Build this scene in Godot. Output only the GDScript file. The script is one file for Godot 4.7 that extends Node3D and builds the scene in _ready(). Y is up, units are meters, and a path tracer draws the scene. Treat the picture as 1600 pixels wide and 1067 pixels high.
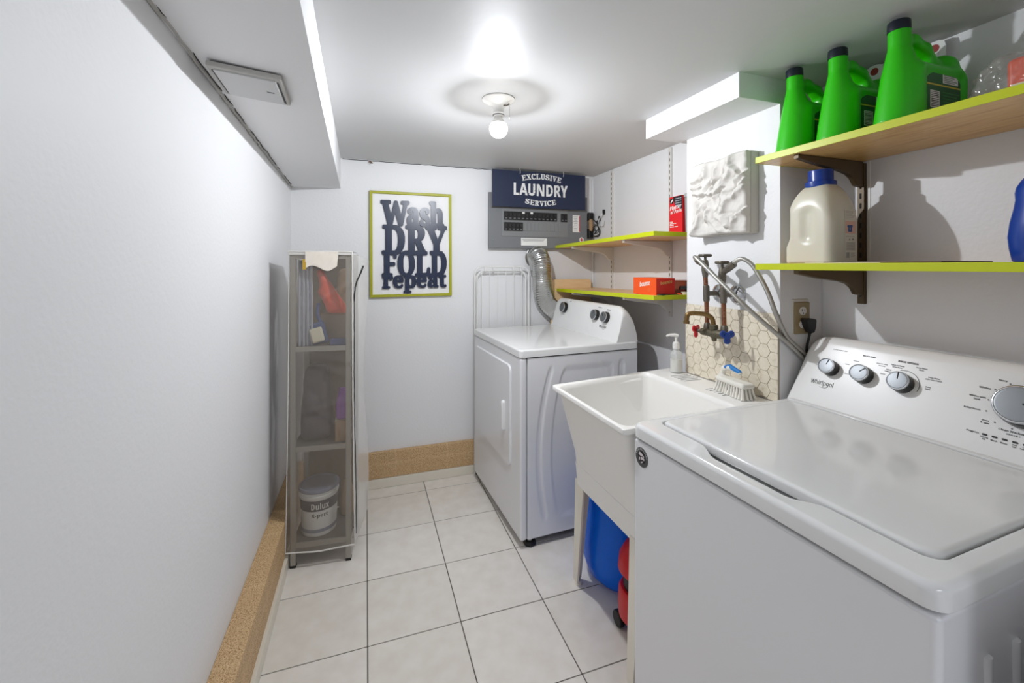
extends Node3D

var M := {}
var taken := {}


# ---------------------------------------------------------------- mesh builder
class MB:
	var v := PackedVector3Array()
	var uv := PackedVector2Array()
	var from := 0
	var xf := Transform3D.IDENTITY

	func tri(a: Vector3, b: Vector3, c: Vector3) -> void:
		v.append(xf * a); v.append(xf * b); v.append(xf * c)

	func quad(a: Vector3, b: Vector3, c: Vector3, d: Vector3) -> void:
		tri(a, b, c); tri(a, c, d)

	# turns the shape added last so that its faces look outward (clockwise fronts)
	func close() -> void:
		var vol := 0.0
		if v.size() > from:
			var o := v[from]
			for i in range(from, v.size(), 3):
				vol += (v[i] - o).dot((v[i + 1] - o).cross(v[i + 2] - o))
		if vol > 0.0:
			for i in range(from, v.size(), 3):
				var t := v[i + 1]; v[i + 1] = v[i + 2]; v[i + 2] = t
		from = v.size()

	# rings of equal length joined by quads; ends closed by fans round their centre
	func loft(rings: Array, cap_a := true, cap_b := true, loop := true, ring_closed := false) -> void:
		var n: int = rings[0].size()
		for i in range(rings.size() - (0 if ring_closed else 1)):
			var p = rings[i]; var q = rings[(i + 1) % rings.size()]
			for k in range(n if loop else n - 1):
				var l := (k + 1) % n
				quad(p[k], p[l], q[l], q[k])
		if not ring_closed:
			if cap_a: fan(rings[0], true)
			if cap_b: fan(rings[-1], false)
		close()

	func fan(r, flip: bool) -> void:
		var c := Vector3.ZERO
		for p in r: c += p
		c /= r.size()
		for k in r.size():
			var l: int = (k + 1) % r.size()
			if flip: tri(c, r[l], r[k])
			else: tri(c, r[k], r[l])

	# box with softened edges
	func box(c: Vector3, s: Vector3, r := 0.0, seg := 1) -> void:
		var h := s / 2.0
		r = minf(r, minf(h.x, minf(h.y, h.z)) * 0.999)
		if r <= 0.0:
			for ax in 3:
				var u := (ax + 1) % 3; var w := (ax + 2) % 3
				for sg in [-1.0, 1.0]:
					var q := []
					for k in [[-1, -1], [1, -1], [1, 1], [-1, 1]]:
						var p := Vector3.ZERO
						p[ax] = h[ax] * sg; p[u] = h[u] * k[0] * sg; p[w] = h[w] * k[1]
						q.append(c + p)
					quad(q[0], q[1], q[2], q[3])
			close()
			return
		for ax in 3:
			var u := (ax + 1) % 3; var w := (ax + 2) % 3
			for sg in [-1.0, 1.0]:
				var grid := []
				var us := _steps(h[u], r, seg); var ws := _steps(h[w], r, seg)
				for a in us:
					var row := []
					for b in ws:
						var p := Vector3.ZERO
						p[ax] = h[ax] * sg; p[u] = a * sg; p[w] = b
						var core := Vector3(clampf(p.x, -h.x + r, h.x - r), clampf(p.y, -h.y + r, h.y - r), clampf(p.z, -h.z + r, h.z - r))
						row.append(c + core + (p - core).normalized() * r)
					grid.append(row)
				for i in range(us.size() - 1):
					for j in range(ws.size() - 1):
						quad(grid[i][j], grid[i + 1][j], grid[i + 1][j + 1], grid[i][j + 1])
		close()

	func _steps(h: float, r: float, seg: int) -> Array:
		var o := []
		for i in range(seg + 1): o.append(-h + r - r * tan(PI / 4.0 * (1.0 - float(i) / seg)))
		for i in range(seg + 1): o.append(h - r + r * tan(PI / 4.0 * float(i) / seg))
		return o

	# polygon in the plane (x, y), pushed out along z from z0 to z1, front edge chamfered by ch
	func prism(poly: PackedVector2Array, z0: float, z1: float, ch := 0.0) -> void:
		var idx := Geometry2D.triangulate_polygon(poly)
		var top := poly
		if ch > 0.0:
			var o := Geometry2D.offset_polygon(poly, -ch, Geometry2D.JOIN_MITER)
			if o.size() == 1 and o[0].size() == poly.size():
				top = o[0]
				var best := 0; var bd := 1e9
				for k in top.size():
					var d := top[k].distance_to(poly[0])
					if d < bd: bd = d; best = k
				var t2 := PackedVector2Array()
				for k in top.size(): t2.append(top[(best + k) % top.size()])
				top = t2
				if top.size() > 2 and top[1].distance_to(poly[1]) > top[-1].distance_to(poly[1]):
					var t3 := PackedVector2Array([top[0]])
					for k in range(top.size() - 1, 0, -1): t3.append(top[k])
					top = t3
			else:
				ch = 0.0
		var n := poly.size()
		var zc := z1 - ch * signf(z1 - z0)
		for i in range(0, idx.size(), 3):
			var a := idx[i]; var b := idx[i + 1]; var c := idx[i + 2]
			tri(Vector3(poly[a].x, poly[a].y, z0), Vector3(poly[c].x, poly[c].y, z0), Vector3(poly[b].x, poly[b].y, z0))
			tri(Vector3(top[a].x, top[a].y, z1), Vector3(top[b].x, top[b].y, z1), Vector3(top[c].x, top[c].y, z1))
		var ccw := not Geometry2D.is_polygon_clockwise(poly)
		var tri_ccw := true
		if idx.size() >= 3:
			tri_ccw = (poly[idx[1]] - poly[idx[0]]).cross(poly[idx[2]] - poly[idx[0]]) > 0.0
		for i in n:
			var j := (i + 1) % n
			var ss := [[poly, z0, poly, zc]]
			if ch > 0.0: ss.append([poly, zc, top, z1])
			for s in ss:
				var a := Vector3(s[0][i].x, s[0][i].y, s[1]); var b := Vector3(s[0][j].x, s[0][j].y, s[1])
				var c := Vector3(s[2][j].x, s[2][j].y, s[3]); var d := Vector3(s[2][i].x, s[2][i].y, s[3])
				if ccw == tri_ccw: quad(a, b, c, d)
				else: quad(a, d, c, b)
		close()

	# profile of (radius, height) turned round the y axis
	func lathe(prof: Array, seg := 24, c := Vector3.ZERO, sx := 1.0, sz := 1.0) -> void:
		var rings := []
		for p in prof:
			var r := []
			for k in seg:
				var a := TAU * k / seg
				r.append(c + Vector3(cos(a) * p[0] * sx, p[1], sin(a) * p[0] * sz))
			rings.append(r)
		loft(rings)

	# round bar along a line of points; rad is one radius or one for each point
	func tube(pts: Array, rad, sides := 10, ring := false) -> void:
		var rings := []
		var n := pts.size()
		var up := Vector3.ZERO
		for i in n:
			var d: Vector3
			if ring: d = (pts[(i + 1) % n] - pts[(i - 1 + n) % n]).normalized()
			else: d = (pts[mini(i + 1, n - 1)] - pts[maxi(i - 1, 0)]).normalized()
			if up == Vector3.ZERO:
				up = Vector3.UP if absf(d.y) < 0.9 else Vector3.RIGHT
			var s := d.cross(up).normalized()
			up = s.cross(d).normalized()
			var r := []
			var rr: float = rad[i] if rad is Array else rad
			for k in sides:
				var a := TAU * k / sides
				r.append(pts[i] + (s * cos(a) + up * sin(a)) * rr)
			rings.append(r)
		loft(rings, true, true, true, ring)

	func cyl(a: Vector3, b: Vector3, r: float, seg := 20, bev := 0.0) -> void:
		var d := (b - a).normalized()
		if bev <= 0.0: tube([a, b], r, seg)
		else: tube([a, a + d * bev * 0.3, a + d * bev, b - d * bev, b - d * bev * 0.3, b], [r - bev, r - bev * 0.3, r, r, r - bev * 0.3, r - bev], seg)

	func merge(mesh: Mesh, t: Transform3D) -> void:
		var ar := mesh.surface_get_arrays(0)
		var p: PackedVector3Array = ar[Mesh.ARRAY_VERTEX]
		var ix = ar[Mesh.ARRAY_INDEX]
		if ix == null or ix.size() == 0:
			for q in p: v.append(xf * (t * q))
		else:
			for i in ix: v.append(xf * (t * p[i]))
		from = v.size()

	# soft or hard edges by the angle between faces
	func mesh(crease := 40.0) -> ArrayMesh:
		var n := v.size() / 3
		var fn := PackedVector3Array(); fn.resize(n)
		var at := {}
		for t in n:
			var a := v[t * 3]
			fn[t] = (v[t * 3 + 2] - a).cross(v[t * 3 + 1] - a)
			for k in 3:
				var p := v[t * 3 + k]
				var key := Vector3i(roundi(p.x * 20000.0), roundi(p.y * 20000.0), roundi(p.z * 20000.0))
				if at.has(key): at[key].append(t)
				else: at[key] = [t]
		var lim := cos(deg_to_rad(crease))
		var nn := PackedVector3Array(); nn.resize(v.size())
		var un := PackedVector3Array(); un.resize(n)
		for t in n: un[t] = fn[t].normalized()
		for t in n:
			for k in 3:
				var p := v[t * 3 + k]
				var key := Vector3i(roundi(p.x * 20000.0), roundi(p.y * 20000.0), roundi(p.z * 20000.0))
				var s := Vector3.ZERO
				var me := un[t]
				for o in at[key]:
					if un[o].dot(me) > lim: s += fn[o]
				nn[t * 3 + k] = s.normalized() if s.length_squared() > 1e-30 else me
		var ar := []
		ar.resize(Mesh.ARRAY_MAX)
		ar[Mesh.ARRAY_VERTEX] = v
		ar[Mesh.ARRAY_NORMAL] = nn
		if uv.size() == v.size(): ar[Mesh.ARRAY_TEX_UV] = uv
		var m := ArrayMesh.new()
		m.add_surface_from_arrays(Mesh.PRIMITIVE_TRIANGLES, ar)
		return m


# a soft shape from a distance field: one vertex in each cell that the surface crosses
func net(f: Callable, lo: Vector3, hi: Vector3, cell: float) -> ArrayMesh:
	var d := hi - lo
	var nx := int(ceil(d.x / cell)) + 1; var ny := int(ceil(d.y / cell)) + 1; var nz := int(ceil(d.z / cell)) + 1
	var g := PackedFloat32Array(); g.resize(nx * ny * nz)
	for k in nz:
		for j in ny:
			for i in nx:
				g[(k * ny + j) * nx + i] = f.call(lo + Vector3(i, j, k) * cell)
	var ids := {}
	var pos := PackedVector3Array()
	var sx := 1; var sy := nx; var sz := nx * ny
	var offs := [0, sx, sy, sx + sy, sz, sx + sz, sy + sz, sx + sy + sz]
	var edges := [[0, 1], [2, 3], [4, 5], [6, 7], [0, 2], [1, 3], [4, 6], [5, 7], [0, 4], [1, 5], [2, 6], [3, 7]]
	for k in nz - 1:
		for j in ny - 1:
			for i in nx - 1:
				var b := (k * ny + j) * nx + i
				var neg := 0
				for o in offs:
					if g[b + o] < 0.0: neg += 1
				if neg == 0 or neg == 8: continue
				var s := Vector3.ZERO; var c := 0
				for e in edges:
					var va := g[b + offs[e[0]]]; var vb := g[b + offs[e[1]]]
					if (va < 0.0) != (vb < 0.0):
						var t := va / (va - vb)
						var pa := Vector3(e[0] & 1, (e[0] >> 1) & 1, e[0] >> 2); var pb := Vector3(e[1] & 1, (e[1] >> 1) & 1, e[1] >> 2)
						s += pa.lerp(pb, t); c += 1
				ids[b] = pos.size()
				pos.append(lo + (Vector3(i, j, k) + s / c) * cell)
	var ix := PackedInt32Array()
	for k in range(1, nz - 1):
		for j in range(1, ny - 1):
			for i in range(1, nx - 1):
				var b := (k * ny + j) * nx + i
				var here := g[b] < 0.0
				for ax in 3:
					var st: int = [sx, sy, sz][ax]
					if here == (g[b + st] < 0.0): continue
					var u: int = [sy, sz, sx][ax]; var w: int = [sz, sx, sy][ax]
					var q := [ids[b], ids[b - u], ids[b - u - w], ids[b - w]]
					if here: ix.append_array([q[0], q[2], q[1], q[0], q[3], q[2]])
					else: ix.append_array([q[0], q[1], q[2], q[0], q[2], q[3]])
	var nn := PackedVector3Array(); nn.resize(pos.size())
	var e := cell * 0.5
	for i in pos.size():
		var p := pos[i]
		nn[i] = Vector3(f.call(p + Vector3(e, 0, 0)) - f.call(p - Vector3(e, 0, 0)), f.call(p + Vector3(0, e, 0)) - f.call(p - Vector3(0, e, 0)), f.call(p + Vector3(0, 0, e)) - f.call(p - Vector3(0, 0, e))).normalized()
	var ar := []; ar.resize(Mesh.ARRAY_MAX)
	ar[Mesh.ARRAY_VERTEX] = pos; ar[Mesh.ARRAY_NORMAL] = nn; ar[Mesh.ARRAY_INDEX] = ix
	var m := ArrayMesh.new()
	m.add_surface_from_arrays(Mesh.PRIMITIVE_TRIANGLES, ar)
	return m


func sd_rbox(p: Vector3, c: Vector3, h: Vector3, r: float) -> float:
	var q := (p - c).abs() - h + Vector3(r, r, r)
	return Vector3(maxf(q.x, 0), maxf(q.y, 0), maxf(q.z, 0)).length() + minf(maxf(q.x, maxf(q.y, q.z)), 0.0) - r


func sd_cap(p: Vector3, a: Vector3, b: Vector3, ra: float, rb: float) -> float:
	var t := clampf((p - a).dot(b - a) / (b - a).length_squared(), 0, 1)
	return p.distance_to(a.lerp(b, t)) - lerpf(ra, rb, t)


func smin(a: float, b: float, k: float) -> float:
	var h := clampf(0.5 + 0.5 * (b - a) / k, 0, 1)
	return lerpf(b, a, h) - k * h * (1.0 - h)


func smax(a: float, b: float, k: float) -> float:
	return -smin(-a, -b, k)


# ---------------------------------------------------------------- nodes
func numbered(called: String) -> String:
	if not taken.has(called):
		taken[called] = 0
		return called
	taken[called] += 1
	return "%s_%03d" % [called, taken[called]]


func thing(called: String, label: String, category: String, at := Vector3.ZERO, turn := 0.0, group := "") -> Node3D:
	var o := Node3D.new()
	o.name = numbered(called)
	add_child(o)
	o.position = at
	o.rotation.y = turn
	describe(o, label, category, group)
	return o


func describe(o: Node, label: String, category: String, group := "") -> void:
	o.set_meta("label", label)
	o.set_meta("category", category)
	if group: o.set_meta("group", group)


func put(called: String, m, mat: Material, parent: Node = self, crease := 40.0, label := "") -> MeshInstance3D:
	var o := MeshInstance3D.new()
	o.mesh = m.mesh(crease) if m is MB else m
	o.material_override = mat
	o.cast_shadow = GeometryInstance3D.SHADOW_CASTING_SETTING_ON
	if parent == self:
		o.name = numbered(called)
		add_child(o)
	else:
		o.name = called
		parent.add_child(o, true)
	if label: o.set_meta("label", label)
	return o


func struct(called: String, m, mat: Material, crease := 40.0) -> MeshInstance3D:
	var o := put(called, m, mat, self, crease)
	o.set_meta("kind", "structure")
	return o


func bx(c: Vector3, s: Vector3, r := 0.0, seg := 1) -> MB:
	var b := MB.new()
	b.box(c, s, r, seg)
	return b


func lt(prof: Array, seg := 24, c := Vector3.ZERO, sx := 1.0, sz := 1.0) -> MB:
	var b := MB.new()
	b.lathe(prof, seg, c, sx, sz)
	return b


func tb(pts: Array, rad, sides := 10, ring := false) -> MB:
	var b := MB.new()
	b.tube(pts, rad, sides, ring)
	return b


func smooth_path(pts: Array, per := 6) -> Array:
	var o := []
	for i in range(pts.size() - 1):
		var a: Vector3 = pts[maxi(i - 1, 0)]; var b: Vector3 = pts[i]; var c: Vector3 = pts[i + 1]; var d: Vector3 = pts[mini(i + 2, pts.size() - 1)]
		for k in per: o.append(b.cubic_interpolate(c, a, d, float(k) / per))
	o.append(pts[-1])
	return o


# rounded rectangle as a loop of points (x, z) at height y: ns points along each side, nc round each corner
func rrect(x0: float, x1: float, z0: float, z1: float, r: float, y: float, ns := 8, nc := 5) -> Array:
	var o := []
	var cs := [Vector2(x1 - r, z0 + r), Vector2(x1 - r, z1 - r), Vector2(x0 + r, z1 - r), Vector2(x0 + r, z0 + r)]
	for k in 4:
		var c: Vector2 = cs[k]; var nx: Vector2 = cs[(k + 1) % 4]
		var a0 := -PI / 2 + k * PI / 2
		for i in nc:
			var a := a0 + PI / 2 * i / (nc - 1)
			o.append(Vector3(c.x + cos(a) * r, y, c.y + sin(a) * r))
		var a1 := a0 + PI / 2
		var s := c + Vector2(cos(a1), sin(a1)) * r; var e := nx + Vector2(cos(a1), sin(a1)) * r
		for i in range(1, ns):
			var q := s.lerp(e, float(i) / ns)
			o.append(Vector3(q.x, y, q.y))
	return o


func rect2(x0: float, y0: float, x1: float, y1: float, r := 0.0, nc := 4) -> PackedVector2Array:
	if r <= 0.0: return PackedVector2Array([Vector2(x0, y0), Vector2(x1, y0), Vector2(x1, y1), Vector2(x0, y1)])
	var o := PackedVector2Array()
	for k in 4:
		var c: Vector2 = [Vector2(x0 + r, y0 + r), Vector2(x1 - r, y0 + r), Vector2(x1 - r, y1 - r), Vector2(x0 + r, y1 - r)][k]
		for i in nc + 1:
			var a := PI + k * PI / 2 + PI / 2 * i / nc
			o.append(c + Vector2(cos(a), sin(a)) * r)
	return o


# ---------------------------------------------------------------- lettering
func font(kind: String, bold := true) -> Font:
	var s := SystemFont.new()
	s.font_names = PackedStringArray([kind])
	s.font_weight = 700 if bold else 400
	return s


# words fitted to a width and height (0 keeps the letters' own proportion), lying in the plane (x, y), centred on the origin
func words(text: String, f: Font, w: float, h: float, depth := 0.0006, slant := 0.0, heavy := 0.0) -> MB:
	var t := TextMesh.new()
	t.text = text
	t.font = f
	t.font_size = 48
	t.pixel_size = 0.01
	t.depth = 0.1
	t.curve_step = 1.0
	var ar := t.surface_get_arrays(0) if t.get_surface_count() else []
	var b := MB.new()
	if ar.is_empty() or ar[Mesh.ARRAY_VERTEX].size() == 0: return b
	var box := t.get_aabb()
	var sx := w / box.size.x if w > 0 else h / box.size.y
	var sy := h / box.size.y if h > 0 else sx
	var c := box.get_center()
	var at := Vector3(-c.x * sx - slant * sy * c.y, -c.y * sy, depth / 2 - c.z * depth / 0.1)
	var lift := 0.0
	for q in ([Vector2.ZERO] if heavy == 0.0 else [Vector2(-1, 0), Vector2(1, 0), Vector2(0, 1), Vector2(0, -1), Vector2(0.7, 0.7), Vector2(-0.7, -0.7), Vector2(0.7, -0.7), Vector2(-0.7, 0.7)]):
		b.merge(t, Transform3D(Basis(Vector3(sx, 0, 0), Vector3(slant * sy, sy, 0), Vector3(0, 0, depth / 0.1)), at + Vector3(q.x * heavy, q.y * heavy, lift)))
		lift += 0.00008
	return b


# letters one after another along an arc: bend > 0 arches up
func arched(text: String, f: Font, w: float, h: float, bend: float, depth: float, heavy := 0.0) -> MB:
	var b := MB.new()
	var n := text.length()
	var widths := []
	var total := 0.0
	for i in n:
		var wd := 0.55 if text[i] == "I" else 1.0
		widths.append(wd); total += wd
	var x := -w / 2
	for i in n:
		var cw: float = w * widths[i] / total
		var u := (x + cw / 2) / (w / 2)
		var m := words(text[i], f, cw * 0.86, h, depth, 0.0, heavy)
		var bb := MB.new()
		var t := Transform3D(Basis(Vector3.BACK, -u * bend * 2.0 / (w / 2)), Vector3(x + cw / 2, bend * (1.0 - u * u) - bend * 0.5, 0))
		for p in m.v: b.v.append(t * p)
		x += cw
	return b


# ---------------------------------------------------------------- materials
func mat(called: String, hex: String, rough := 0.6, metal := 0.0, spec := 0.5) -> StandardMaterial3D:
	var m := StandardMaterial3D.new()
	m.resource_name = called
	m.albedo_color = Color(hex)
	m.roughness = rough
	m.metallic = metal
	m.metallic_specular = spec
	M[called] = m
	return m


func noise_tex(sd: int, freq: float, ramp = null, normal := 0.0, kind := FastNoiseLite.TYPE_SIMPLEX_SMOOTH, oct := 3, size := 512) -> NoiseTexture2D:
	var t := NoiseTexture2D.new()
	t.width = size; t.height = size
	t.seamless = true
	var n := FastNoiseLite.new()
	n.seed = sd; n.frequency = freq; n.noise_type = kind
	n.fractal_octaves = oct
	t.noise = n
	if normal > 0.0:
		t.as_normal_map = true
		t.bump_strength = normal
	if ramp: t.color_ramp = ramp
	return t


func ramp(stops: Array) -> Gradient:
	var g := Gradient.new()
	var o := PackedFloat32Array(); var c := PackedColorArray()
	for s in stops: o.append(s[0]); c.append(Color(s[1]))
	g.offsets = o; g.colors = c
	return g


func tex3(m: StandardMaterial3D, t: Texture2D, scale: Vector3, world := false) -> StandardMaterial3D:
	m.albedo_texture = t
	m.uv1_triplanar = true
	m.uv1_world_triplanar = world
	m.uv1_scale = scale
	return m


func bump(m: StandardMaterial3D, t: Texture2D, amount: float, scale := Vector3.ONE, world := false) -> StandardMaterial3D:
	m.normal_enabled = true
	m.normal_texture = t
	m.normal_scale = amount
	m.uv1_triplanar = true
	m.uv1_world_triplanar = world
	m.uv1_scale = scale
	return m


func clear(called: String, hex: String, alpha: float, rough := 0.1) -> StandardMaterial3D:
	var m := mat(called, hex, rough)
	m.transparency = BaseMaterial3D.TRANSPARENCY_ALPHA
	m.albedo_color.a = alpha
	m.cull_mode = BaseMaterial3D.CULL_DISABLED
	return m


func materials() -> void:
	var grit := noise_tex(3, 0.05, null, 3.0)
	bump(mat("wall_paint", "ebebec", 0.55), grit, 0.13, Vector3.ONE * 2.2, true)
	bump(mat("ceiling_paint", "cdcdcd", 0.55), noise_tex(4, 0.02, null, 2.0), 0.10, Vector3.ONE * 1.5, true)
	mat("grout", "5f5a54", 0.9)
	for k in 3:
		var t := mat("tile_%d" % k, ["efe9e1", "ece6dd", "f1ebe3"][k], 0.28)
		tex3(t, noise_tex(20 + k, 0.012, ramp([[0.0, "f4f2ef"], [1.0, "ffffff"]])), Vector3.ONE * 1.7, true)
	mat("skirting", "e6dfd0", 0.35)
	tex3(mat("ledge", "e6d6bd", 0.6), noise_tex(7, 0.09, ramp([[0.0, "6e563c"], [0.36, "c4a67e"], [0.5, "fff0da"], [0.68, "dcc09a"], [1.0, "8a6c48"]]), 0.0, FastNoiseLite.TYPE_SIMPLEX_SMOOTH, 4), Vector3(3.2, 3.2, 3.2), true)
	mat("dark_gap", "2b2a28", 0.9)
	mat("slot_grey", "6d6b67", 0.9)
	mat("caulk", "b9b7b2", 0.6)
	mat("enamel", "e9e9e8", 0.11)
	mat("enamel_side", "e8e8ea", 0.25)
	mat("console_white", "ecebe9", 0.30)
	mat("seam", "4a4a4a", 0.7)
	mat("black", "141414", 0.5)
	mat("black_gloss", "101012", 0.25)
	mat("ink", "2a2a2c", 0.6)
	mat("ink_light", "77787c", 0.6)
	mat("ink_faint", "b4b4b6", 0.6)
	mat("brushed", "7f8285", 0.42, 0.85)
	mat("chrome", "c8cacd", 0.16, 1.0)
	mat("steel_braid", "b5b2ac", 0.32, 0.85)
	bump(M.steel_braid, noise_tex(9, 0.2, null, 6.0), 0.5, Vector3.ONE * 20.0)
	mat("old_metal", "726c62", 0.5, 0.7)
	bump(tex3(mat("copper", "ffffff", 0.42, 0.75), noise_tex(11, 0.03, ramp([[0.0, "5f5148"], [0.4, "8a5a41"], [0.7, "9a6347"], [1.0, "948a80"]])), Vector3.ONE * 6.0), noise_tex(12, 0.1, null, 2.0), 0.2, Vector3.ONE * 6.0)
	tex3(mat("brass", "ffffff", 0.38, 0.8), noise_tex(13, 0.04, ramp([[0.0, "5c5138"], [0.5, "86683e"], [1.0, "a07c4b"]])), Vector3.ONE * 8.0)
	tex3(mat("dull_brass", "ffffff", 0.55, 0.6), noise_tex(14, 0.05, ramp([[0.0, "3d3a30"], [0.6, "6b6552"], [1.0, "8b8470"]])), Vector3.ONE * 8.0)
	mat("red_paint", "d21a24", 0.35)
	mat("blue_paint", "21459a", 0.35)
	mat("tub", "f8f6f2", 0.30)
	mat("tub_leg", "f0eadd", 0.45)
	mat("lime", "c3cc00", 0.42)
	mat("frame_lime", "a8a81c", 0.45)
	var wood := noise_tex(15, 0.012, ramp([[0.0, "cf9a55"], [0.35, "e6b873"], [0.6, "efc886"], [1.0, "d8a863"]]), 0.0, FastNoiseLite.TYPE_SIMPLEX_SMOOTH, 4)
	tex3(mat("shelf_wood", "ffffff", 0.32), wood, Vector3(9, 9, 0.9), true)
	tex3(mat("shelf_top", "f0e4d2", 0.4), wood, Vector3(9, 9, 0.9), true)
	tex3(mat("board_wood", "fff1da", 0.5), noise_tex(16, 0.01, ramp([[0.0, "ecd6b4"], [1.0, "f5e4c8"]])), Vector3(1, 6, 6))
	mat("bracket_white", "dcdad5", 0.4)
	mat("bracket_brown", "5a4a33", 0.45, 0.3)
	mat("navy", "14223f", 0.31)
	mat("navy_board", "1b2643", 0.5)
	mat("letter_white", "e8e8e6", 0.6)
	mat("white_board", "f0eff0", 0.5)
	mat("panel_grey", "7c7e81", 0.5, 0.2)
	mat("panel_grey_light", "868889", 0.5, 0.2)
	mat("label_white", "eeeeea", 0.5)
	mat("white_wire", "e8e8e6", 0.4)
	bump(mat("foil", "c4c4c2", 0.22, 1.0), noise_tex(17, 0.06, null, 5.0), 0.35, Vector3.ONE * 9.0)
	mat("foil_tape", "cfcfce", 0.3, 1.0)
	bump(M.foil_tape, noise_tex(18, 0.08, null, 8.0), 0.8, Vector3.ONE * 14.0)
	mat("orange_box", "f2560a", 0.4)
	mat("orange_box_side", "cf2414", 0.4)
	mat("red_box", "dd1720", 0.45)
	mat("jug_green", "2fc404", 0.34)
	mat("label_green", "0a5a1c", 0.4)
	mat("cap_navy", "0d1526", 0.4)
	mat("yellow", "e8d93a", 0.4)
	var milk := mat("milk_plastic", "d9d5c3", 0.32)
	milk.subsurf_scatter_enabled = true
	milk.subsurf_scatter_strength = 0.25
	mat("cap_blue", "123a94", 0.25)
	mat("bottle_blue", "123f9c", 0.22)
	mat("purple", "8a7fae", 0.4)
	bump(mat("plaster", "dcd8d2", 0.8), noise_tex(19, 0.03, null, 3.0), 0.2, Vector3.ONE * 3.0)
	mat("plaster_side", "c9c6bf", 0.85)
	for k in 3:
		tex3(mat("hex_%d" % k, "ffffff", 0.45), noise_tex(40 + k, 0.015, ramp([[0.0, "cdc1ab"], [0.3, "e6dbc6"], [1.0, "efe5d2"]]), 0.0, FastNoiseLite.TYPE_SIMPLEX_SMOOTH, 4), Vector3.ONE * 4.0, true)
	mat("hex_grout", "b3a996", 0.9)
	mat("outlet_plate", "9c8a66", 0.45)
	mat("ivory", "e3dfd6", 0.4)
	mat("cord_black", "161616", 0.5)
	mat("basin_blue", "1c92ff", 0.22)
	M.basin_blue.backlight_enabled = true
	M.basin_blue.backlight = Color("4fb0ff")
	mat("grey_steel", "aaa69d", 0.45, 0.3)
	mat("shelf_grey", "6f6a62", 0.6)
	clear("cover_film", "a59c90", 0.30, 0.25)
	clear("cover_film_side", "e6e4e0", 0.62, 0.35)
	mat("cover_hem", "d3d0ca", 0.5)
	mat("tape", "e9e0d3", 0.5)
	mat("orange_red", "f04a24", 0.5)
	mat("cloth_grey", "b9bcc6", 0.8)
	mat("cloth_stripe", "8f95a8", 0.8)
	mat("brush_blue", "26467e", 0.45)
	mat("cream", "e6dfc4", 0.7)
	mat("brown_bag", "a98a68", 0.7)
	mat("dark_cloth", "4a454c", 0.8)
	mat("violet", "8a3fa8", 0.4)
	mat("red_dot", "96342a", 0.5)
	clear("clear_bag", "f2f2f2", 0.10, 0.10)
	clear("clear_bottle", "eef0ee", 0.22, 0.08)
	mat("soap_white", "f3f0e6", 0.4)
	mat("bristle", "e9e6dc", 0.7)
	mat("porcelain", "e8e6e2", 0.25)
	var bulb := mat("bulb_glow", "ffffff", 0.4)
	bulb.emission_enabled = true
	bulb.emission = Color("ffffff")
	bulb.emission_energy_multiplier = 30.0
	var hall := mat("unseen_lamp_glow", "ffffff", 0.5)  # glowing face of the unseen lamp behind the viewer
	hall.emission_enabled = true
	hall.emission = Color("f4f8ff")
	hall.emission_energy_multiplier = 2.0


func _ready() -> void:
	# camera
	var cam := Camera3D.new()
	cam.name = "camera"
	cam.projection = Camera3D.PROJECTION_FRUSTUM
	cam.near = 0.05
	cam.far = 30.0
	cam.size = 0.05 * 1067.0 / 671.0
	cam.frustum_offset = Vector2(0.0, -0.05 * 118.0 / 671.0)
	cam.position = Vector3(0, 1.328, 0)
	cam.rotation.y = -0.3278
	cam.current = true
	add_child(cam)
	# the air outside, exposure
	var env := Environment.new()
	env.background_mode = Environment.BG_COLOR
	env.background_color = Color(0, 0, 0)
	env.tonemap_mode = Environment.TONE_MAPPER_LINEAR
	env.tonemap_exposure = 0.97
	env.sdfgi_enabled = true
	env.ssao_enabled = true
	env.ssil_enabled = true
	var we := WorldEnvironment.new()
	we.name = "environment"
	we.environment = env
	add_child(we)
	# unseen panel lamp behind the viewer, placed to soften the bulb's shadows
	var al := AreaLight3D.new()
	al.name = "unseen_hall_light"
	al.area_size = Vector2(0.9, 0.9)
	al.light_energy = 2.0
	al.light_color = Color("f0f5ff")
	al.shadow_enabled = true
	al.position = Vector3(0.45, 2.225, 1.75)
	al.rotation.x = -PI / 2
	add_child(al)

	materials()
	room()
	floor_tiles()
	ledges()
	lamp()
	dryer()
	washer()
	sink()
	back_wall_things()
	far_shelves()
	column_things()
	near_shelves()
	shelving_unit()
	name_setting()


const X0 := -0.405
const X1 := 1.535
const Z0 := -2.715
const Z1 := 1.0
const H := 1.963


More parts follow.
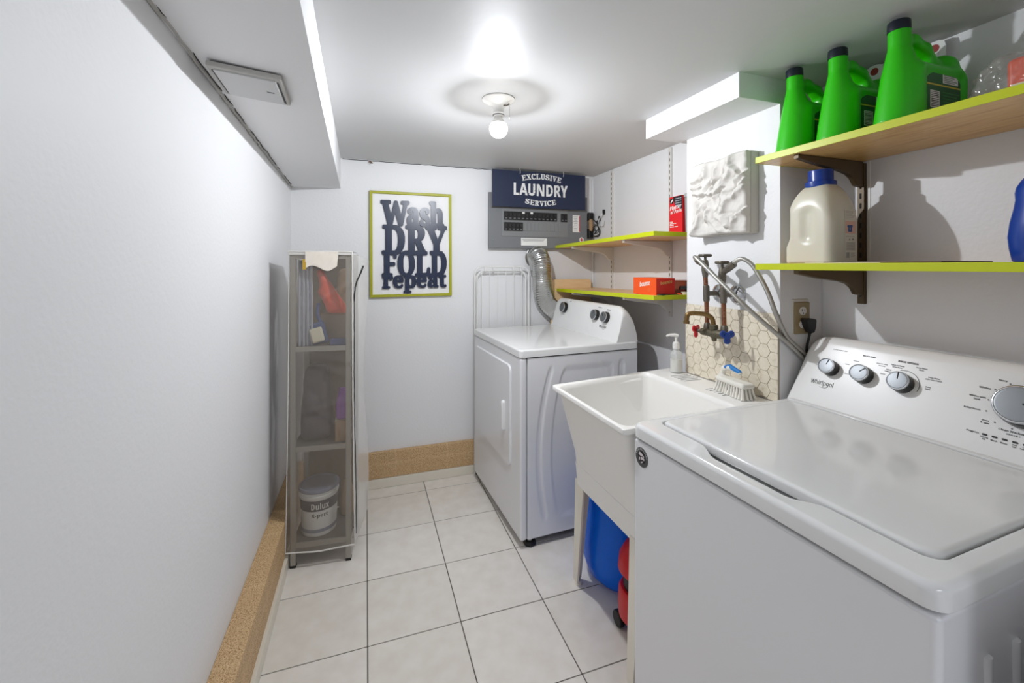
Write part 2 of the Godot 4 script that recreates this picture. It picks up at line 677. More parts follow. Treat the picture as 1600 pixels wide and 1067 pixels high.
func room() -> void:
	var w: Material = M.wall_paint
	var t := 0.12
	struct("wall_left", bx(Vector3(X0 - t / 2, H / 2, (Z0 + Z1) / 2), Vector3(t, H + 0.3, Z1 - Z0 + 0.3)), w)
	struct("wall_right", bx(Vector3(X1 + t / 2, H / 2, (Z0 + Z1) / 2), Vector3(t, H + 0.3, Z1 - Z0 + 0.3)), w)
	struct("wall_back", bx(Vector3((X0 + X1) / 2, H / 2, Z0 - t / 2), Vector3(X1 - X0, H + 0.3, t)), w)
	var f := MB.new()
	f.box(Vector3(-0.35, 1.2, Z1 + t / 2), Vector3(0.6, 2.4, t))
	f.box(Vector3(1.5, 1.2, Z1 + t / 2), Vector3(0.9, 2.4, t))
	f.box(Vector3(0.5, (H + 2.4) / 2, Z1 + t / 2), Vector3(1.1, 2.4 - H, t))
	struct("wall_front", f, w)  # out of view; its wide doorway lets the unseen hall lamp light the room
	struct("ceiling", bx(Vector3((X0 + X1) / 2, H + t / 2, (Z0 + Z1 + t) / 2), Vector3(X1 - X0, t, Z1 - Z0 + t)), M.ceiling_paint)
	# short wall out of view, placed to darken the washer's near side
	struct("wall_unseen_short", bx(Vector3((0.80 + X1) / 2, H / 2, -0.225), Vector3(X1 - 0.80, H, t)), w)
	# unseen hall shell around the lamp that lights the room from behind
	var h := MB.new()
	h.box(Vector3(0.65, -0.05, 1.86), Vector3(2.6, 0.1, 1.48))
	h.box(Vector3(0.65, 1.15, 2.65), Vector3(2.6, 2.5, 0.1))
	h.box(Vector3(-0.6, 1.15, 1.86), Vector3(0.1, 2.5, 1.48))
	h.box(Vector3(1.9, 1.15, 1.86), Vector3(0.1, 2.5, 1.48))
	h.box(Vector3(0.65, 2.35, 1.86), Vector3(2.6, 0.1, 1.48))
	struct("wall_unseen_hall", h, w)
	var lp := thing("unseen_hall_lamp", "unseen square flat ceiling lamp behind the doorway, placed to light the room", "lamp", Vector3(0.45, 2.30, 1.75))
	put("housing", bx(Vector3(0, -0.014, 0), Vector3(0.96, 0.028, 0.96), 0.006), M.porcelain, lp)
	put("diffuser", bx(Vector3(0, -0.034, 0), Vector3(0.9, 0.012, 0.9)), M.unseen_lamp_glow, lp)

	# boxed beam along the left wall: underside rises a little towards the doorway
	var b := MB.new()
	var s := []
	for q in [[Z0, 1.777, 1.783, -0.1405], [-1.39, 1.832, 1.808, -0.1255], [-0.88, 1.853, 1.820, -0.116], [0.2, 1.872, 1.834, -0.104]]:
		s.append([Vector3(X0, q[1], q[0]), Vector3(q[3], q[2], q[0]), Vector3(q[3], H + 0.01, q[0]), Vector3(X0, H + 0.01, q[0])])
	b.loft(s)
	var bk := struct("wall_bulkhead", b, w, 20.0)
	var rng := RandomNumberGenerator.new()
	rng.seed = 5
	# cracked bead of caulk where beam and wall meet
	var p := []
	var z := Z0 + 0.01
	while z < -0.6:
		var k := (z - Z0) / 1.325
		var y := lerpf(1.777, 1.832, k) if z < -1.39 else lerpf(1.832, 1.856, (z + 1.39) / 0.59)
		p.append(Vector3(X0 + 0.006 + rng.randf_range(-0.002, 0.003), y - 0.002 + rng.randf_range(-0.003, 0.003), z))
		z += 0.035
	put("caulk_seam", tb(p, 0.0045, 6), M.caulk, bk)
	var p2 := []
	for q in p: p2.append(q + Vector3(0.006 + rng.randf_range(-0.001, 0.002), 0.0005, 0))
	put("crack", tb(p2, 0.0016, 5), M.dark_gap, bk)

	# box round a pipe at the ceiling, and the chase below it
	struct("wall_soffit", bx(Vector3((1.155 + X1) / 2, (1.88 + H) / 2 + 0.005, -1.3375), Vector3(X1 - 1.155, H - 1.88 + 0.01, 0.495), 0.003), w)
	struct("wall_chase", bx(Vector3((1.335 + X1) / 2, 0.942, -1.315), Vector3(X1 - 1.335, 1.884, 0.45), 0.003), w)
	# crack between back wall and ceiling
	var c := []
	for i in 28: c.append(Vector3(-0.13 + i * 0.034, H - 0.004 + rng.randf_range(-0.002, 0.002), Z0 + 0.001))
	var tr := struct("trim_1", tb(c, 0.002, 5), M.dark_gap)
	struct("trim_2", bx(Vector3(X1 - 0.008, 1.3, Z0 + 0.008), Vector3(0.014, H * 0.66, 0.014), 0.005, 2), w)

	# small access panel on the beam's underside
	var ap := thing("access_panel", "small white square access panel on the underside of the boxed beam", "panel", Vector3(-0.29, 1.812, -1.32), 0.03)
	ap.rotation.z = -0.08
	put("frame", bx(Vector3(0, 0.003, 0), Vector3(0.165, 0.014, 0.19), 0.004), M.caulk, ap)
	put("door", bx(Vector3(0, -0.005, 0), Vector3(0.138, 0.006, 0.165), 0.002), M.ceiling_paint, ap)
	for x in [-0.072, 0.072]:
		put("slot", bx(Vector3(x, -0.0042, 0), Vector3(0.004, 0.002, 0.15)), M.seam, ap)
	put("scuff", bx(Vector3(0.045, -0.0082, 0.0), Vector3(0.018, 0.0006, 0.008)), M.ink_light, ap)

	# hook left in the joint
	var nl := thing("nail", "small rusty bent nail in the joint of back wall and ceiling", "nail", Vector3(0.02, H - 0.012, Z0))
	put("shank", tb([Vector3(0, 0, -0.01), Vector3(0, 0.0, 0.018), Vector3(0.012, -0.006, 0.026)], 0.003, 6), M.copper, nl)
	put("head", lt([[0.0, 0], [0.008, 0], [0.008, 0.004], [0.0, 0.005]], 10, Vector3(0.012, -0.012, 0.026)), M.dull_brass, nl)


func floor_tiles() -> void:
	var fl := Node3D.new()
	fl.name = "floor"
	fl.set_meta("kind", "structure")
	add_child(fl)
	put("grout_bed", bx(Vector3((X0 + X1) / 2, -0.052, (Z0 + Z1 + 0.12) / 2), Vector3(X1 - X0, 0.1, Z1 - Z0 + 0.12)), M.grout, fl)
	var rng := RandomNumberGenerator.new()
	rng.seed = 11
	var s := 0.3308
	var g := 0.0018
	for i in range(-2, 6):
		for j in range(-4, 9):
			var x0 := maxf(0.0054 + i * s + g, -0.33); var x1 := minf(0.0054 + (i + 1) * s - g, X1)
			var z1 := minf(-1.5813 + (j + 0) * s + s * 1.0 - g, Z1 + 0.1); var z0 := maxf(-1.5813 + j * s + g, Z0)
			if x1 - x0 < 0.02 or z1 - z0 < 0.02: continue
			var t := bx(Vector3((x0 + x1) / 2, -0.004 + rng.randf_range(-0.0004, 0.0), (z0 + z1) / 2), Vector3(x1 - x0, 0.008, z1 - z0), 0.0016)
			put("tile", t, M["tile_%d" % rng.randi_range(0, 2)], fl)


func ledges() -> void:
	var l := Node3D.new(); l.name = "baseboard_left"; l.set_meta("kind", "structure"); add_child(l)
	put("ledge", bx(Vector3((X0 - 0.334) / 2, 0.134, (Z0 + Z1) / 2), Vector3(X0 * -1 - 0.334, 0.156, Z1 - Z0), 0.003), M.ledge, l)
	put("skirting", bx(Vector3((X0 - 0.322) / 2, 0.028, (Z0 + Z1) / 2), Vector3(X0 * -1 - 0.322, 0.056, Z1 - Z0), 0.003), M.skirting, l)
	var b := Node3D.new(); b.name = "baseboard_back"; b.set_meta("kind", "structure"); add_child(b)
	put("ledge", bx(Vector3((X1 - 0.33) / 2, 0.134, Z0 + 0.016), Vector3(X1 + 0.33, 0.154, 0.032), 0.003), M.ledge, b)
	put("skirting", bx(Vector3((X1 - 0.33) / 2, 0.028, Z0 + 0.019), Vector3(X1 + 0.33, 0.056, 0.038), 0.003), M.skirting, b)


func lamp() -> void:
	var o := thing("ceiling_lamp", "bare glowing round bulb in a white porcelain holder on the ceiling", "lamp", Vector3(0.478, H, -1.565))
	put("holder", lt([[0, 0], [0.062, 0], [0.063, -0.004], [0.058, -0.009], [0.040, -0.018], [0.026, -0.026], [0.022, -0.032], [0.021, -0.052], [0.023, -0.054], [0.023, -0.058], [0.021, -0.060], [0.020, -0.066], [0, -0.066]], 40), M.porcelain, o, 50)
	put("ring", lt([[0.0205, -0.0605], [0.0222, -0.061], [0.0222, -0.0635], [0.0205, -0.064]], 32), M.seam, o)
	put("bulb_base", lt([[0, -0.064], [0.013, -0.064], [0.014, -0.070], [0.019, -0.080], [0.0255, -0.088], [0.0275, -0.092], [0.0270, -0.0935], [0, -0.0935]], 32), M.porcelain, o, 50)
	put("bulb", lt([[0.0, -0.094], [0.0275, -0.094], [0.031, -0.098], [0.0342, -0.106], [0.0348, -0.114], [0.032, -0.127], [0.024, -0.139], [0.012, -0.146], [0, -0.148]], 32), M.bulb_glow, o, 80)
	var ch := thing_part_node("pull_chain", o)
	put("stem", tb([Vector3(0.014, -0.028, 0.018), Vector3(0.026, -0.030, 0.026), Vector3(0.034, -0.024, 0.03)], 0.003, 8), M.old_metal, ch)
	var c := MB.new()
	for i in 16: c.lathe([[0, 0.0018], [0.0018, 0], [0, -0.0018]], 6, Vector3(0.034, -0.026 - i * 0.0036, 0.03))
	put("beads", c, M.chrome, ch).set_meta("kind", "stuff")
	var l := OmniLight3D.new()
	l.name = "bulb_light"
	l.light_color = Color("f5f9ff")
	l.light_energy = 0.86
	l.light_size = 0.010
	l.omni_range = 8.0
	l.omni_attenuation = 2.0
	l.shadow_enabled = true
	l.position = Vector3(0, -0.0985, 0)
	o.add_child(l)


# what the setting's pieces look like, for whoever reads the scene
func name_setting() -> void:
	var said := {"wall_left": ["long plain white painted wall on the left", "wall"], "wall_right": ["white wall behind the shelves and washing machine", "wall"], "wall_back": ["white back wall with framed sign and breaker panel", "wall"],
		"wall_front": ["unseen white wall behind the viewer, its doorway placed to let in light", "wall"], "wall_unseen_short": ["short white wall out of view, placed to darken the near side of the washer", "wall"], "wall_unseen_hall": ["unseen white shell around the lamp behind the doorway", "wall"],
		"ceiling": ["low pale grey ceiling with a bare bulb", "ceiling"], "wall_bulkhead": ["white boxed beam running along the left wall at the ceiling", "beam"], "wall_soffit": ["white box below the ceiling above the pipe chase", "soffit"],
		"wall_chase": ["white projecting chase that carries the taps and plaster relief", "wall"], "trim_1": ["thin dark crack where back wall meets ceiling", "crack"], "trim_2": ["slim white moulding in the far right corner", "moulding"],
		"floor": ["floor of large cream square tiles with thin dark joints", "floor"], "baseboard_left": ["speckled tan ledge over white skirting along the left wall", "baseboard"], "baseboard_back": ["speckled tan ledge over white skirting along the back wall", "baseboard"]}
	for k in said:
		var n := get_node_or_null(k)
		if n: describe(n, said[k][0], said[k][1])


func thing_part_node(called: String, parent: Node) -> Node3D:
	var n := Node3D.new()
	n.name = called
	parent.add_child(n, true)
	return n


# a plate with a worked front: F(u, v) gives the front, B(u, v) the back, u and v from 0 to 1
func sheet(nu: int, nv: int, F: Callable, B: Callable) -> MB:
	var b := MB.new()
	var g := []
	for j in nv + 1:
		var r := []
		for i in nu + 1: r.append(F.call(float(i) / nu, float(j) / nv))
		g.append(r)
	for j in nv:
		for i in nu: b.quad(g[j][i], g[j][i + 1], g[j + 1][i + 1], g[j + 1][i])
	var rim := []; var rb := []
	for i in nu: rim.append(g[0][i]); rb.append(B.call(float(i) / nu, 0.0))
	for j in nv: rim.append(g[j][nu]); rb.append(B.call(1.0, float(j) / nv))
	for i in nu: rim.append(g[nv][nu - i]); rb.append(B.call(1.0 - float(i) / nu, 1.0))
	for j in nv: rim.append(g[nv - j][0]); rb.append(B.call(0.0, 1.0 - float(j) / nv))
	var n := rim.size()
	for k in n:
		var l := (k + 1) % n
		b.quad(rim[k], rb[k], rb[l], rim[l])
	b.fan(rb, true)
	b.close()
	return b


func lerp_prof(z: float, prof: Array, y0: float, k: float) -> Array:
	var r := []
	for p in prof: r.append(Vector3(p.x, y0 + (p.y - y0) * k, z))
	return r


# console: one outline swept along z, its upper corners rounded off by R
func console(prof: Array, y0: float, ht: float, za: float, zb: float, R: float) -> MB:
	var rings := []
	var ds := [0.0, 0.004, 0.012, 0.025, 0.045, 0.07, R]
	for d in ds:
		if d > R: continue
		rings.append(lerp_prof(za + d, prof, y0, (ht - R * 0.9 + 0.9 * sqrt(maxf(R * R - (R - d) * (R - d), 0.0))) / ht))
	for i in range(1, 12): rings.append(lerp_prof(lerpf(za + R, zb - R, i / 12.0), prof, y0, 1.0))
	for i in range(ds.size() - 1, -1, -1):
		var d: float = ds[i]
		if d > R: continue
		rings.append(lerp_prof(zb - d, prof, y0, (ht - R * 0.9 + 0.9 * sqrt(maxf(R * R - (R - d) * (R - d), 0.0))) / ht))
	var b := MB.new()
	b.loft(rings)
	return b


# control knob standing on a panel whose frame is t: black skirt, brushed face, pointer
func knob(parent: Node, t: Transform3D, r: float, ht: float, turn: float, called := "knob") -> void:
	var k := put(called, lt([[0, 0], [r * 1.04, 0], [r * 1.02, ht * 0.6], [r * 0.98, ht * 0.82], [0, ht * 0.82]], 36), M.black_gloss, parent)
	k.transform = t * Transform3D(Basis(Vector3.RIGHT, PI / 2), Vector3.ZERO)
	put("rim", lt([[r * 0.97, ht * 0.78], [r * 1.0, ht * 0.9], [r * 0.97, ht * 0.99], [r * 0.90, ht], [r * 0.88, ht * 0.96], [r * 0.88, ht * 0.8]], 40), M.chrome, k, 60)
	put("face", lt([[0, ht * 0.8], [r * 0.88, ht * 0.8], [r * 0.88, ht * 0.965], [r * 0.8, ht * 0.985], [0, ht * 1.0]], 40), M.brushed, k)
	var p := put("pointer", bx(Vector3(0, ht * 1.0, -r * 0.5), Vector3(r * 0.10, 0.0016, r * 0.72), 0.0005), M.ink, k)
	p.transform = Transform3D(Basis(Vector3.UP, turn), Vector3.ZERO)


# print on a panel: text centred at (u, v) of the frame t
func print_on(parent: Node, t: Transform3D, text: String, u: float, v: float, h: float, m: Material, w := 0.0, kind := "Droid Sans", bold := false, slant := 0.0) -> void:
	var mb := words(text, font(kind, bold), w, h, 0.0006, slant)
	var o := put("lettering", mb, m, parent)
	o.transform = t * Transform3D(Basis.IDENTITY, Vector3(u, v, 0.0002))


# a line of print too fine to read: a row of short strokes
func fine_print(parent: Node, t: Transform3D, u: float, v: float, w: float, h: float, m: Material) -> void:
	var b := MB.new()
	var x := -w / 2
	var k := 0
	while x < w / 2 - h * 0.3:
		var l := minf(h * [0.9, 0.5, 1.2, 0.7][k % 4], w / 2 - x)
		b.box(Vector3(x + l / 2, 0, 0), Vector3(l, h * [0.8, 1.0, 0.7][k % 3], 0.0006))
		x += l + h * (0.28 if k % 5 < 4 else 0.8)
		k += 1
	var o := put("fine_print", b, m, parent)
	o.transform = t * Transform3D(Basis.IDENTITY, Vector3(u, v, 0.0003))


func swoosh(parent: Node, t: Transform3D, u: float, v: float, s: float) -> void:
	var p := []
	for i in 15:
		var a := lerpf(-2.6, 0.9, i / 14.0)
		p.append(Vector3(cos(a) * s * (1.15 if a < 0 else 0.9), sin(a) * s * 0.62 + sin(a * 0.5) * s * 0.15, 0.0))
	var rad := []
	for i in 15: rad.append(s * (0.015 + 0.05 * sin(PI * i / 14.0)))
	var o := put("emblem", tb(p, rad, 6), M.ink, parent)
	o.transform = t * Transform3D(Basis.from_scale(Vector3(1, 1, 0.15)), Vector3(u, v, 0.0003))


func dryer() -> void:
	var o := thing("dryer", "white front-loading dryer with sloped control console against the far right corner", "dryer", Vector3(0.682, 0, -1.8805), 0.0487)
	var L := -0.745
	# cabinet with its pressed side
	var cab := MB.new()
	cab.box(Vector3(0.348, 0.468, L / 2 - 0.004), Vector3(0.626, 0.853, -L - 0.008), 0.004)
	put("cabinet", cab, M.enamel_side, o)
	var side := func(u: float, v: float) -> Vector3:
		var x := lerpf(0.036, 0.660, u); var y := lerpf(0.044, 0.893, v)
		var xs := 0.094 + 0.062 * pow((y - 0.42) / 0.40, 2.0)
		var d1 := smax(absf(x - xs) - 0.013, absf(y - 0.48) - 0.36, 0.02)
		var d2 := smax(smax(xs + 0.066 - x, x - 0.512, 0.03), absf(y - 0.48) - 0.355, 0.04)
		var d3 := smax(absf(x - 0.562) - 0.018, absf(y - 0.48) - 0.36, 0.02)
		var d := minf(d1, minf(d2, d3))
		return Vector3(x, y, -0.0005 - 0.0042 * smoothstep(0.004, -0.006, d))
	put("side_panel", sheet(110, 60, side, func(u, v): return Vector3(lerpf(0.036, 0.660, u), lerpf(0.044, 0.893, v), -0.012)), M.enamel_side, o, 70)
	put("front_panel", bx(Vector3(0.016, 0.468, L / 2), Vector3(0.034, 0.853, -L), 0.010, 3), M.enamel_side, o)
	put("seam", bx(Vector3(0.345, 0.897, L / 2), Vector3(0.64, 0.012, -L - 0.012)), M.seam, o)
	put("kick_space", bx(Vector3(0.345, 0.036, L / 2), Vector3(0.60, 0.02, -L - 0.06)), M.seam, o)
	# top with rounded edges
	var rings := []
	for q in [[0.0, 0.0, 0.899], [0.0, 0.0, 0.926], [0.001, 0.001, 0.930], [0.004, 0.004, 0.934], [0.008, 0.008, 0.935]]:
		rings.append(rrect(-0.004 + q[0], 0.667 - q[0], L - 0.002 + q[1], 0.003 - q[1], 0.018, q[2], 6, 5))
	var top := MB.new(); top.loft(rings)
	put("top", top, M.enamel, o, 60)
	# door: rounded panel in a fine dark gap
	var dg := MB.new(); dg.prism(rect2(-0.703, 0.337, -0.112, 0.843, 0.035, 6), 0.0, 0.003)
	var flip := Transform3D(Basis(Vector3(0, 0, 1), Vector3.UP, Vector3(-1, 0, 0)), Vector3.ZERO)   # (x, y) of a prism onto (z, y), its front towards the room
	var gp := put("door_gap", dg, M.seam, o); gp.transform = flip * Transform3D(Basis.IDENTITY, Vector3(0, 0, -0.0022))
	var dd := MB.new(); dd.prism(rect2(-0.7005, 0.3395, -0.1145, 0.8405, 0.034, 6), 0.0, 0.010, 0.004)
	var door := put("door", dd, M.enamel_side, o); door.transform = flip
	var hd := MB.new()
	hd.prism(PackedVector2Array([Vector2(-0.178, 0.505), Vector2(-0.200, 0.505), Vector2(-0.204, 0.60), Vector2(-0.203, 0.628), Vector2(-0.192, 0.650), Vector2(-0.180, 0.640), Vector2(-0.176, 0.60)]), 0.008, 0.028, 0.005)
	put("handle", hd, M.enamel, door)
	var hn := MB.new()
	hn.prism(PackedVector2Array([Vector2(-0.200, 0.600), Vector2(-0.236, 0.612), Vector2(-0.226, 0.640), Vector2(-0.196, 0.650)]), 0.008, 0.014, 0.003)
	put("handle_cap", hn, M.enamel, door)
	for y in [0.735, 0.428]:
		var h := put("hinge", bx(Vector3(-0.002, y, -0.710), Vector3(0.006, 0.08, 0.007), 0.001), M.ink, o)
	# console
	var prof := [Vector2(0.530, 0.933), Vector2(0.5349, 0.941), Vector2(0.5483, 1.003), Vector2(0.5613, 1.063), Vector2(0.5689, 1.098), Vector2(0.575, 1.110), Vector2(0.585, 1.117), Vector2(0.597, 1.116), Vector2(0.618, 1.100), Vector2(0.640, 1.062), Vector2(0.655, 1.000), Vector2(0.664, 0.933)]
	put("console", console(prof, 0.933, 0.184, L + 0.002, -0.001, 0.06), M.console_white, o, 50)
	var d := Vector2(0.034, 0.157).normalized()
	var t := Transform3D(Basis(Vector3(0, 0, 1), Vector3(d.x, d.y, 0), Vector3(-d.y, d.x, 0)), Vector3(0.534, 0.937, 0))
	for q in [[-0.597, 0.127, 0.032, 0.4], [-0.228, 0.118, 0.029, -0.2], [-0.128, 0.115, 0.029, 0.5]]:
		knob(o, t * Transform3D(Basis.IDENTITY, Vector3(q[0] , q[1], 0)), q[2], 0.026, q[3])
	print_on(o, t, "Whirlpool", -0.150, 0.060, 0.017, M.ink, 0.066, "Droid Sans", false)
	swoosh(o, t, -0.142, 0.058, 0.0125)
	for q in [[-0.205, 0.163, 0.034], [-0.118, 0.157, 0.034], [-0.540, 0.172, 0.014], [-0.598, 0.082, 0.016]]: fine_print(o, t, q[0], q[1], q[2], 0.0045, M.ink_light)
	var ring := []
	for i in 30: ring.append(Vector3(cos(TAU * i / 40.0 - 0.8) * 0.041, sin(TAU * i / 40.0 - 0.8) * 0.041, 0))
	var rg := put("dial_ring", tb(ring, 0.0007, 5), M.ink_light, o); rg.transform = t * Transform3D(Basis.IDENTITY, Vector3(-0.597, 0.127, 0))
	# feet
	for q in [[0.062, -0.035], [0.062, L + 0.04], [0.60, -0.035], [0.60, L + 0.04]]:
		var f := put("foot", lt([[0, 0.012], [0.011, 0.012], [0.011, 0.05], [0, 0.05]], 14, Vector3(q[0], 0, q[1])), M.bracket_white, o)
		put("pad", lt([[0, 0], [0.030, 0], [0.032, 0.008], [0.026, 0.018], [0.014, 0.022], [0, 0.022]], 7, Vector3(q[0], 0, q[1])), M.black, f)


func washer() -> void:
	var o := thing("washing_machine", "white top-loading washing machine with four silver knobs in the right foreground", "washer", Vector3(0.7122, 0, -1.0435), 0.0355)
	var W := 0.682
	var D := 0.795
	var rings := []
	for q in [[0.0, 0.03], [0.0, 0.838], [0.006, 0.845]]: rings.append(rrect(0.003 + q[0], D - 0.004, 0.004 + q[0], W - 0.004 - q[0], 0.012, q[1], 6, 5))
	var body := MB.new(); body.loft(rings)
	put("cabinet", body, M.enamel_side, o, 50)
	put("seam", bx(Vector3(D / 2 + 0.01, 0.845, W / 2), Vector3(D - 0.03, 0.012, W - 0.03)), M.seam, o)
	var ribs := MB.new()
	for q in [[0.12, 0.02], [0.20, 0.02]]:
		ribs.tube([Vector3(q[0], 0.76, W - 0.005), Vector3(q[0] + 0.004, 0.45, W - 0.005), Vector3(q[0] + 0.03, 0.15, W - 0.005)], 0.008, 10)
	put("pressed_rib", ribs, M.enamel_side, o)
	for q in [[0.06, 0.05], [0.06, W - 0.05], [D - 0.06, 0.05], [D - 0.06, W - 0.05]]:
		put("foot", lt([[0, 0], [0.022, 0], [0.022, 0.012], [0.01, 0.016], [0.01, 0.04], [0, 0.04]], 12, Vector3(q[0], 0, q[1])), M.black, o)
	# deck: rounded slab with a well for the lid; the well's front bulges into a finger hold
	var outer := func(inset: float, y: float) -> Array: return rrect(inset, D, inset, W - inset, 0.028, y, 40, 6)
	var inner := func(grow: float, y: float, hold: float) -> Array:
		var r := rrect(0.070 - grow, 0.600 + grow, 0.030 - grow, W - 0.036 + grow, 0.028 + grow, y, 40, 6)
		for k in r.size():
			var p: Vector3 = r[k]
			if p.x < 0.10 and p.z > 0.08 and p.z < W - 0.08:
				var b := smoothstep(0.190, 0.255, p.z) * smoothstep(0.49, 0.425, p.z)
				r[k] = Vector3(p.x - 0.024 * b * hold, p.y - 0.006 * b * hold, p.z)
		return r
	var dk := MB.new()
	dk.loft([outer.call(0.004, 0.850), outer.call(0.0, 0.852), outer.call(0.0, 0.876), outer.call(0.002, 0.882), outer.call(0.006, 0.8865), outer.call(0.011, 0.888),
		inner.call(0.006, 0.888, 1.0), inner.call(0.002, 0.887, 1.0), inner.call(0.0, 0.884, 1.0), inner.call(0.0, 0.860, 0.6)])
	put("deck", dk, M.enamel, o, 50)
	# lid with rounded lip, slightly dished
	var lid := func(inset: float, y: float) -> Array: return rrect(0.0745 + inset, 0.594 - inset, 0.0345 + inset, W - 0.0405 - inset, 0.026, y, 40, 6)
	var lm := MB.new()
	var lr := [lid.call(0.004, 0.868), lid.call(0.001, 0.870), lid.call(0.0, 0.876), lid.call(0.0, 0.886), lid.call(0.0015, 0.890), lid.call(0.005, 0.8925), lid.call(0.010, 0.893)]
	for q in [[0.03, 0.8926], [0.06, 0.8915], [0.09, 0.8905], [0.13, 0.8900], [0.18, 0.8898], [0.22, 0.8898]]: lr.append(lid.call(q[0], q[1]))
	lm.loft(lr)
	put("lid", lm, M.enamel, o, 50)
	put("hinge_strip", bx(Vector3(0.614, 0.8895, W / 2), Vector3(0.020, 0.006, W - 0.03), 0.003, 2), M.enamel, o)
	# console
	var prof := [Vector2(0.626, 0.884), Vector2(0.630, 0.889), Vector2(0.662, 0.9534), Vector2(0.695, 1.0197), Vector2(0.720, 1.070), Vector2(0.729, 1.085), Vector2(0.740, 1.093), Vector2(0.755, 1.093), Vector2(0.775, 1.082), Vector2(0.789, 1.050), Vector2(0.795, 1.0), Vector2(0.797, 0.884)]
	put("console", console(prof, 0.884, 0.209, -0.002, W, 0.07), M.console_white, o, 50)
	var d := Vector2(0.090, 0.181).normalized()
	var t := Transform3D(Basis(Vector3(0, 0, 1), Vector3(d.x, d.y, 0), Vector3(-d.y, d.x, 0)), Vector3(0.630, 0.889, 0))
	for q in [[0.100, 0.126, 0.0245, 0.028, -0.25], [0.193, 0.126, 0.0255, 0.028, -0.75], [0.289, 0.126, 0.0265, 0.028, 0.05]]:
		knob(o, t * Transform3D(Basis.IDENTITY, Vector3(q[0], q[1], 0)), q[2], q[3], q[4])
	knob(o, t * Transform3D(Basis.IDENTITY, Vector3(0.519, 0.128, 0)), 0.045, 0.03, -1.35, "cycle_knob")
	print_on(o, t, "Whirlpool", 0.088, 0.072, 0.0185, M.ink, 0.068)
	swoosh(o, t, 0.095, 0.068, 0.0125)
	print_on(o, t, "RINSE OPTION", 0.289, 0.188, 0.0052, M.ink, 0.046, "Droid Sans", true)
	print_on(o, t, "WATER TEMP", 0.193, 0.186, 0.0042, M.ink_light)
	for q in [[0.110, 0.190, 0.044], [0.057, 0.130, 0.012], [0.143, 0.150, 0.014], [0.148, 0.120, 0.012], [0.164, 0.165, 0.016], [0.230, 0.171, 0.028], [0.232, 0.165, 0.018], [0.238, 0.142, 0.012]]: fine_print(o, t, q[0], q[1], q[2], 0.0030, M.ink_faint)
	for q in [["Fabric\nSoftener", 0.250, 0.155], ["Fabric Softener\nExtra Rinse", 0.268, 0.172], ["Deep Water\nRinse", 0.322, 0.176], ["Deep Water\nwith Extra Rinse", 0.352, 0.155], ["Extra\nRinse", 0.345, 0.128]]:
		print_on(o, t, q[0], q[1], q[2], 0.0042 * (1 + q[0].count("\n") * 1.2), M.ink_light)
	var arc := []
	for i in 18:
		var a := lerpf(1.9, -0.35, i / 17.0)
		arc.append(Vector3(0.289 + cos(a) * 0.038, 0.126 + sin(a) * 0.038, 0.0003))
	var ar := put("dial_ring", tb(arc, 0.0007, 5), M.ink, o); ar.transform = t
	for q in [["Heavy", 0.476, 0.184, 0.489, 0.179], ["Normal", 0.520, 0.194, 0.519, 0.187], ["Whites", 0.449, 0.159, 0.467, 0.159], ["Whites with\nSoak", 0.440, 0.131, 0.460, 0.131], ["Bulky/Sheets", 0.436, 0.102, 0.461, 0.103], ["Drain\n& Spin", 0.463, 0.077, 0.479, 0.081], ["Clean Washer", 0.508, 0.069, 0.508, 0.076]]:
		print_on(o, t, q[0], q[1], q[2], 0.0052 * (1 + q[0].count("\n") * 1.15), M.ink)
		var dot := put("marker", lt([[0, 0], [0.0018, 0], [0.0018, 0.0006], [0, 0.0006]], 8), M.ink_light, o)
		dot.transform = t * Transform3D(Basis(Vector3.RIGHT, PI / 2), Vector3(q[3], q[4], 0.0002))
	print_on(o, t, "Progress", 0.447, 0.047, 0.0055, M.ink)
	fine_print(o, t, 0.512, 0.0615, 0.022, 0.0034, M.ink_light)
	for k in 5:
		var u := 0.468 + k * 0.0165
		var ld := MB.new(); ld.prism(rect2(-0.0048, -0.0022, 0.0048, 0.0022, 0.002, 3), 0, 0.0012)
		var li := put("indicator", ld, M.black, o); li.transform = t * Transform3D(Basis.IDENTITY, Vector3(u, 0.047, 0))
		print_on(o, t, ["Sensing\nFill", "Wash", "Rinse", "Final\nSpin", "Cycle\nComplete"][k], u, 0.0385, 0.0035 * (1 + (1.2 if k in [0, 3, 4] else 0.0)), M.ink)
	# round badge on the front
	var bt := Transform3D(Basis(Vector3(0, 0, 1), Vector3.UP, Vector3(-1, 0, 0)), Vector3(0.003, 0.803, 0.043))
	var bd := put("badge", lt([[0, 0], [0.026, 0], [0.0265, 0.0004], [0.026, 0.001], [0, 0.0012]], 36), mat("badge_grey", "4a4a4c", 0.4), o)
	bd.transform = bt * Transform3D(Basis(Vector3.RIGHT, PI / 2), Vector3.ZERO)
	var bc := MB.new(); bc.prism(PackedVector2Array([Vector2(-0.015, 0.002), Vector2(-0.012, 0.013), Vector2(-0.003, 0.018), Vector2(0.008, 0.016), Vector2(0.015, 0.008), Vector2(0.016, -0.004), Vector2(0.010, -0.014), Vector2(0.0, -0.017), Vector2(-0.010, -0.011)]), 0.001, 0.0018)
	put("badge_centre", bc, M.black, o).transform = bt
	var em := MB.new()
	em.prism(PackedVector2Array([Vector2(-0.011, 0.007), Vector2(-0.008, 0.013), Vector2(0.000, 0.013), Vector2(0.010, 0.007), Vector2(0.012, 0.003), Vector2(0.004, 0.005), Vector2(-0.005, 0.004)]), 0.0018, 0.0026)
	em.prism(PackedVector2Array([Vector2(-0.001, 0.002), Vector2(0.008, 0.002), Vector2(0.013, -0.001), Vector2(0.012, -0.005), Vector2(0.004, -0.004), Vector2(0.000, -0.006)]), 0.0018, 0.0026)
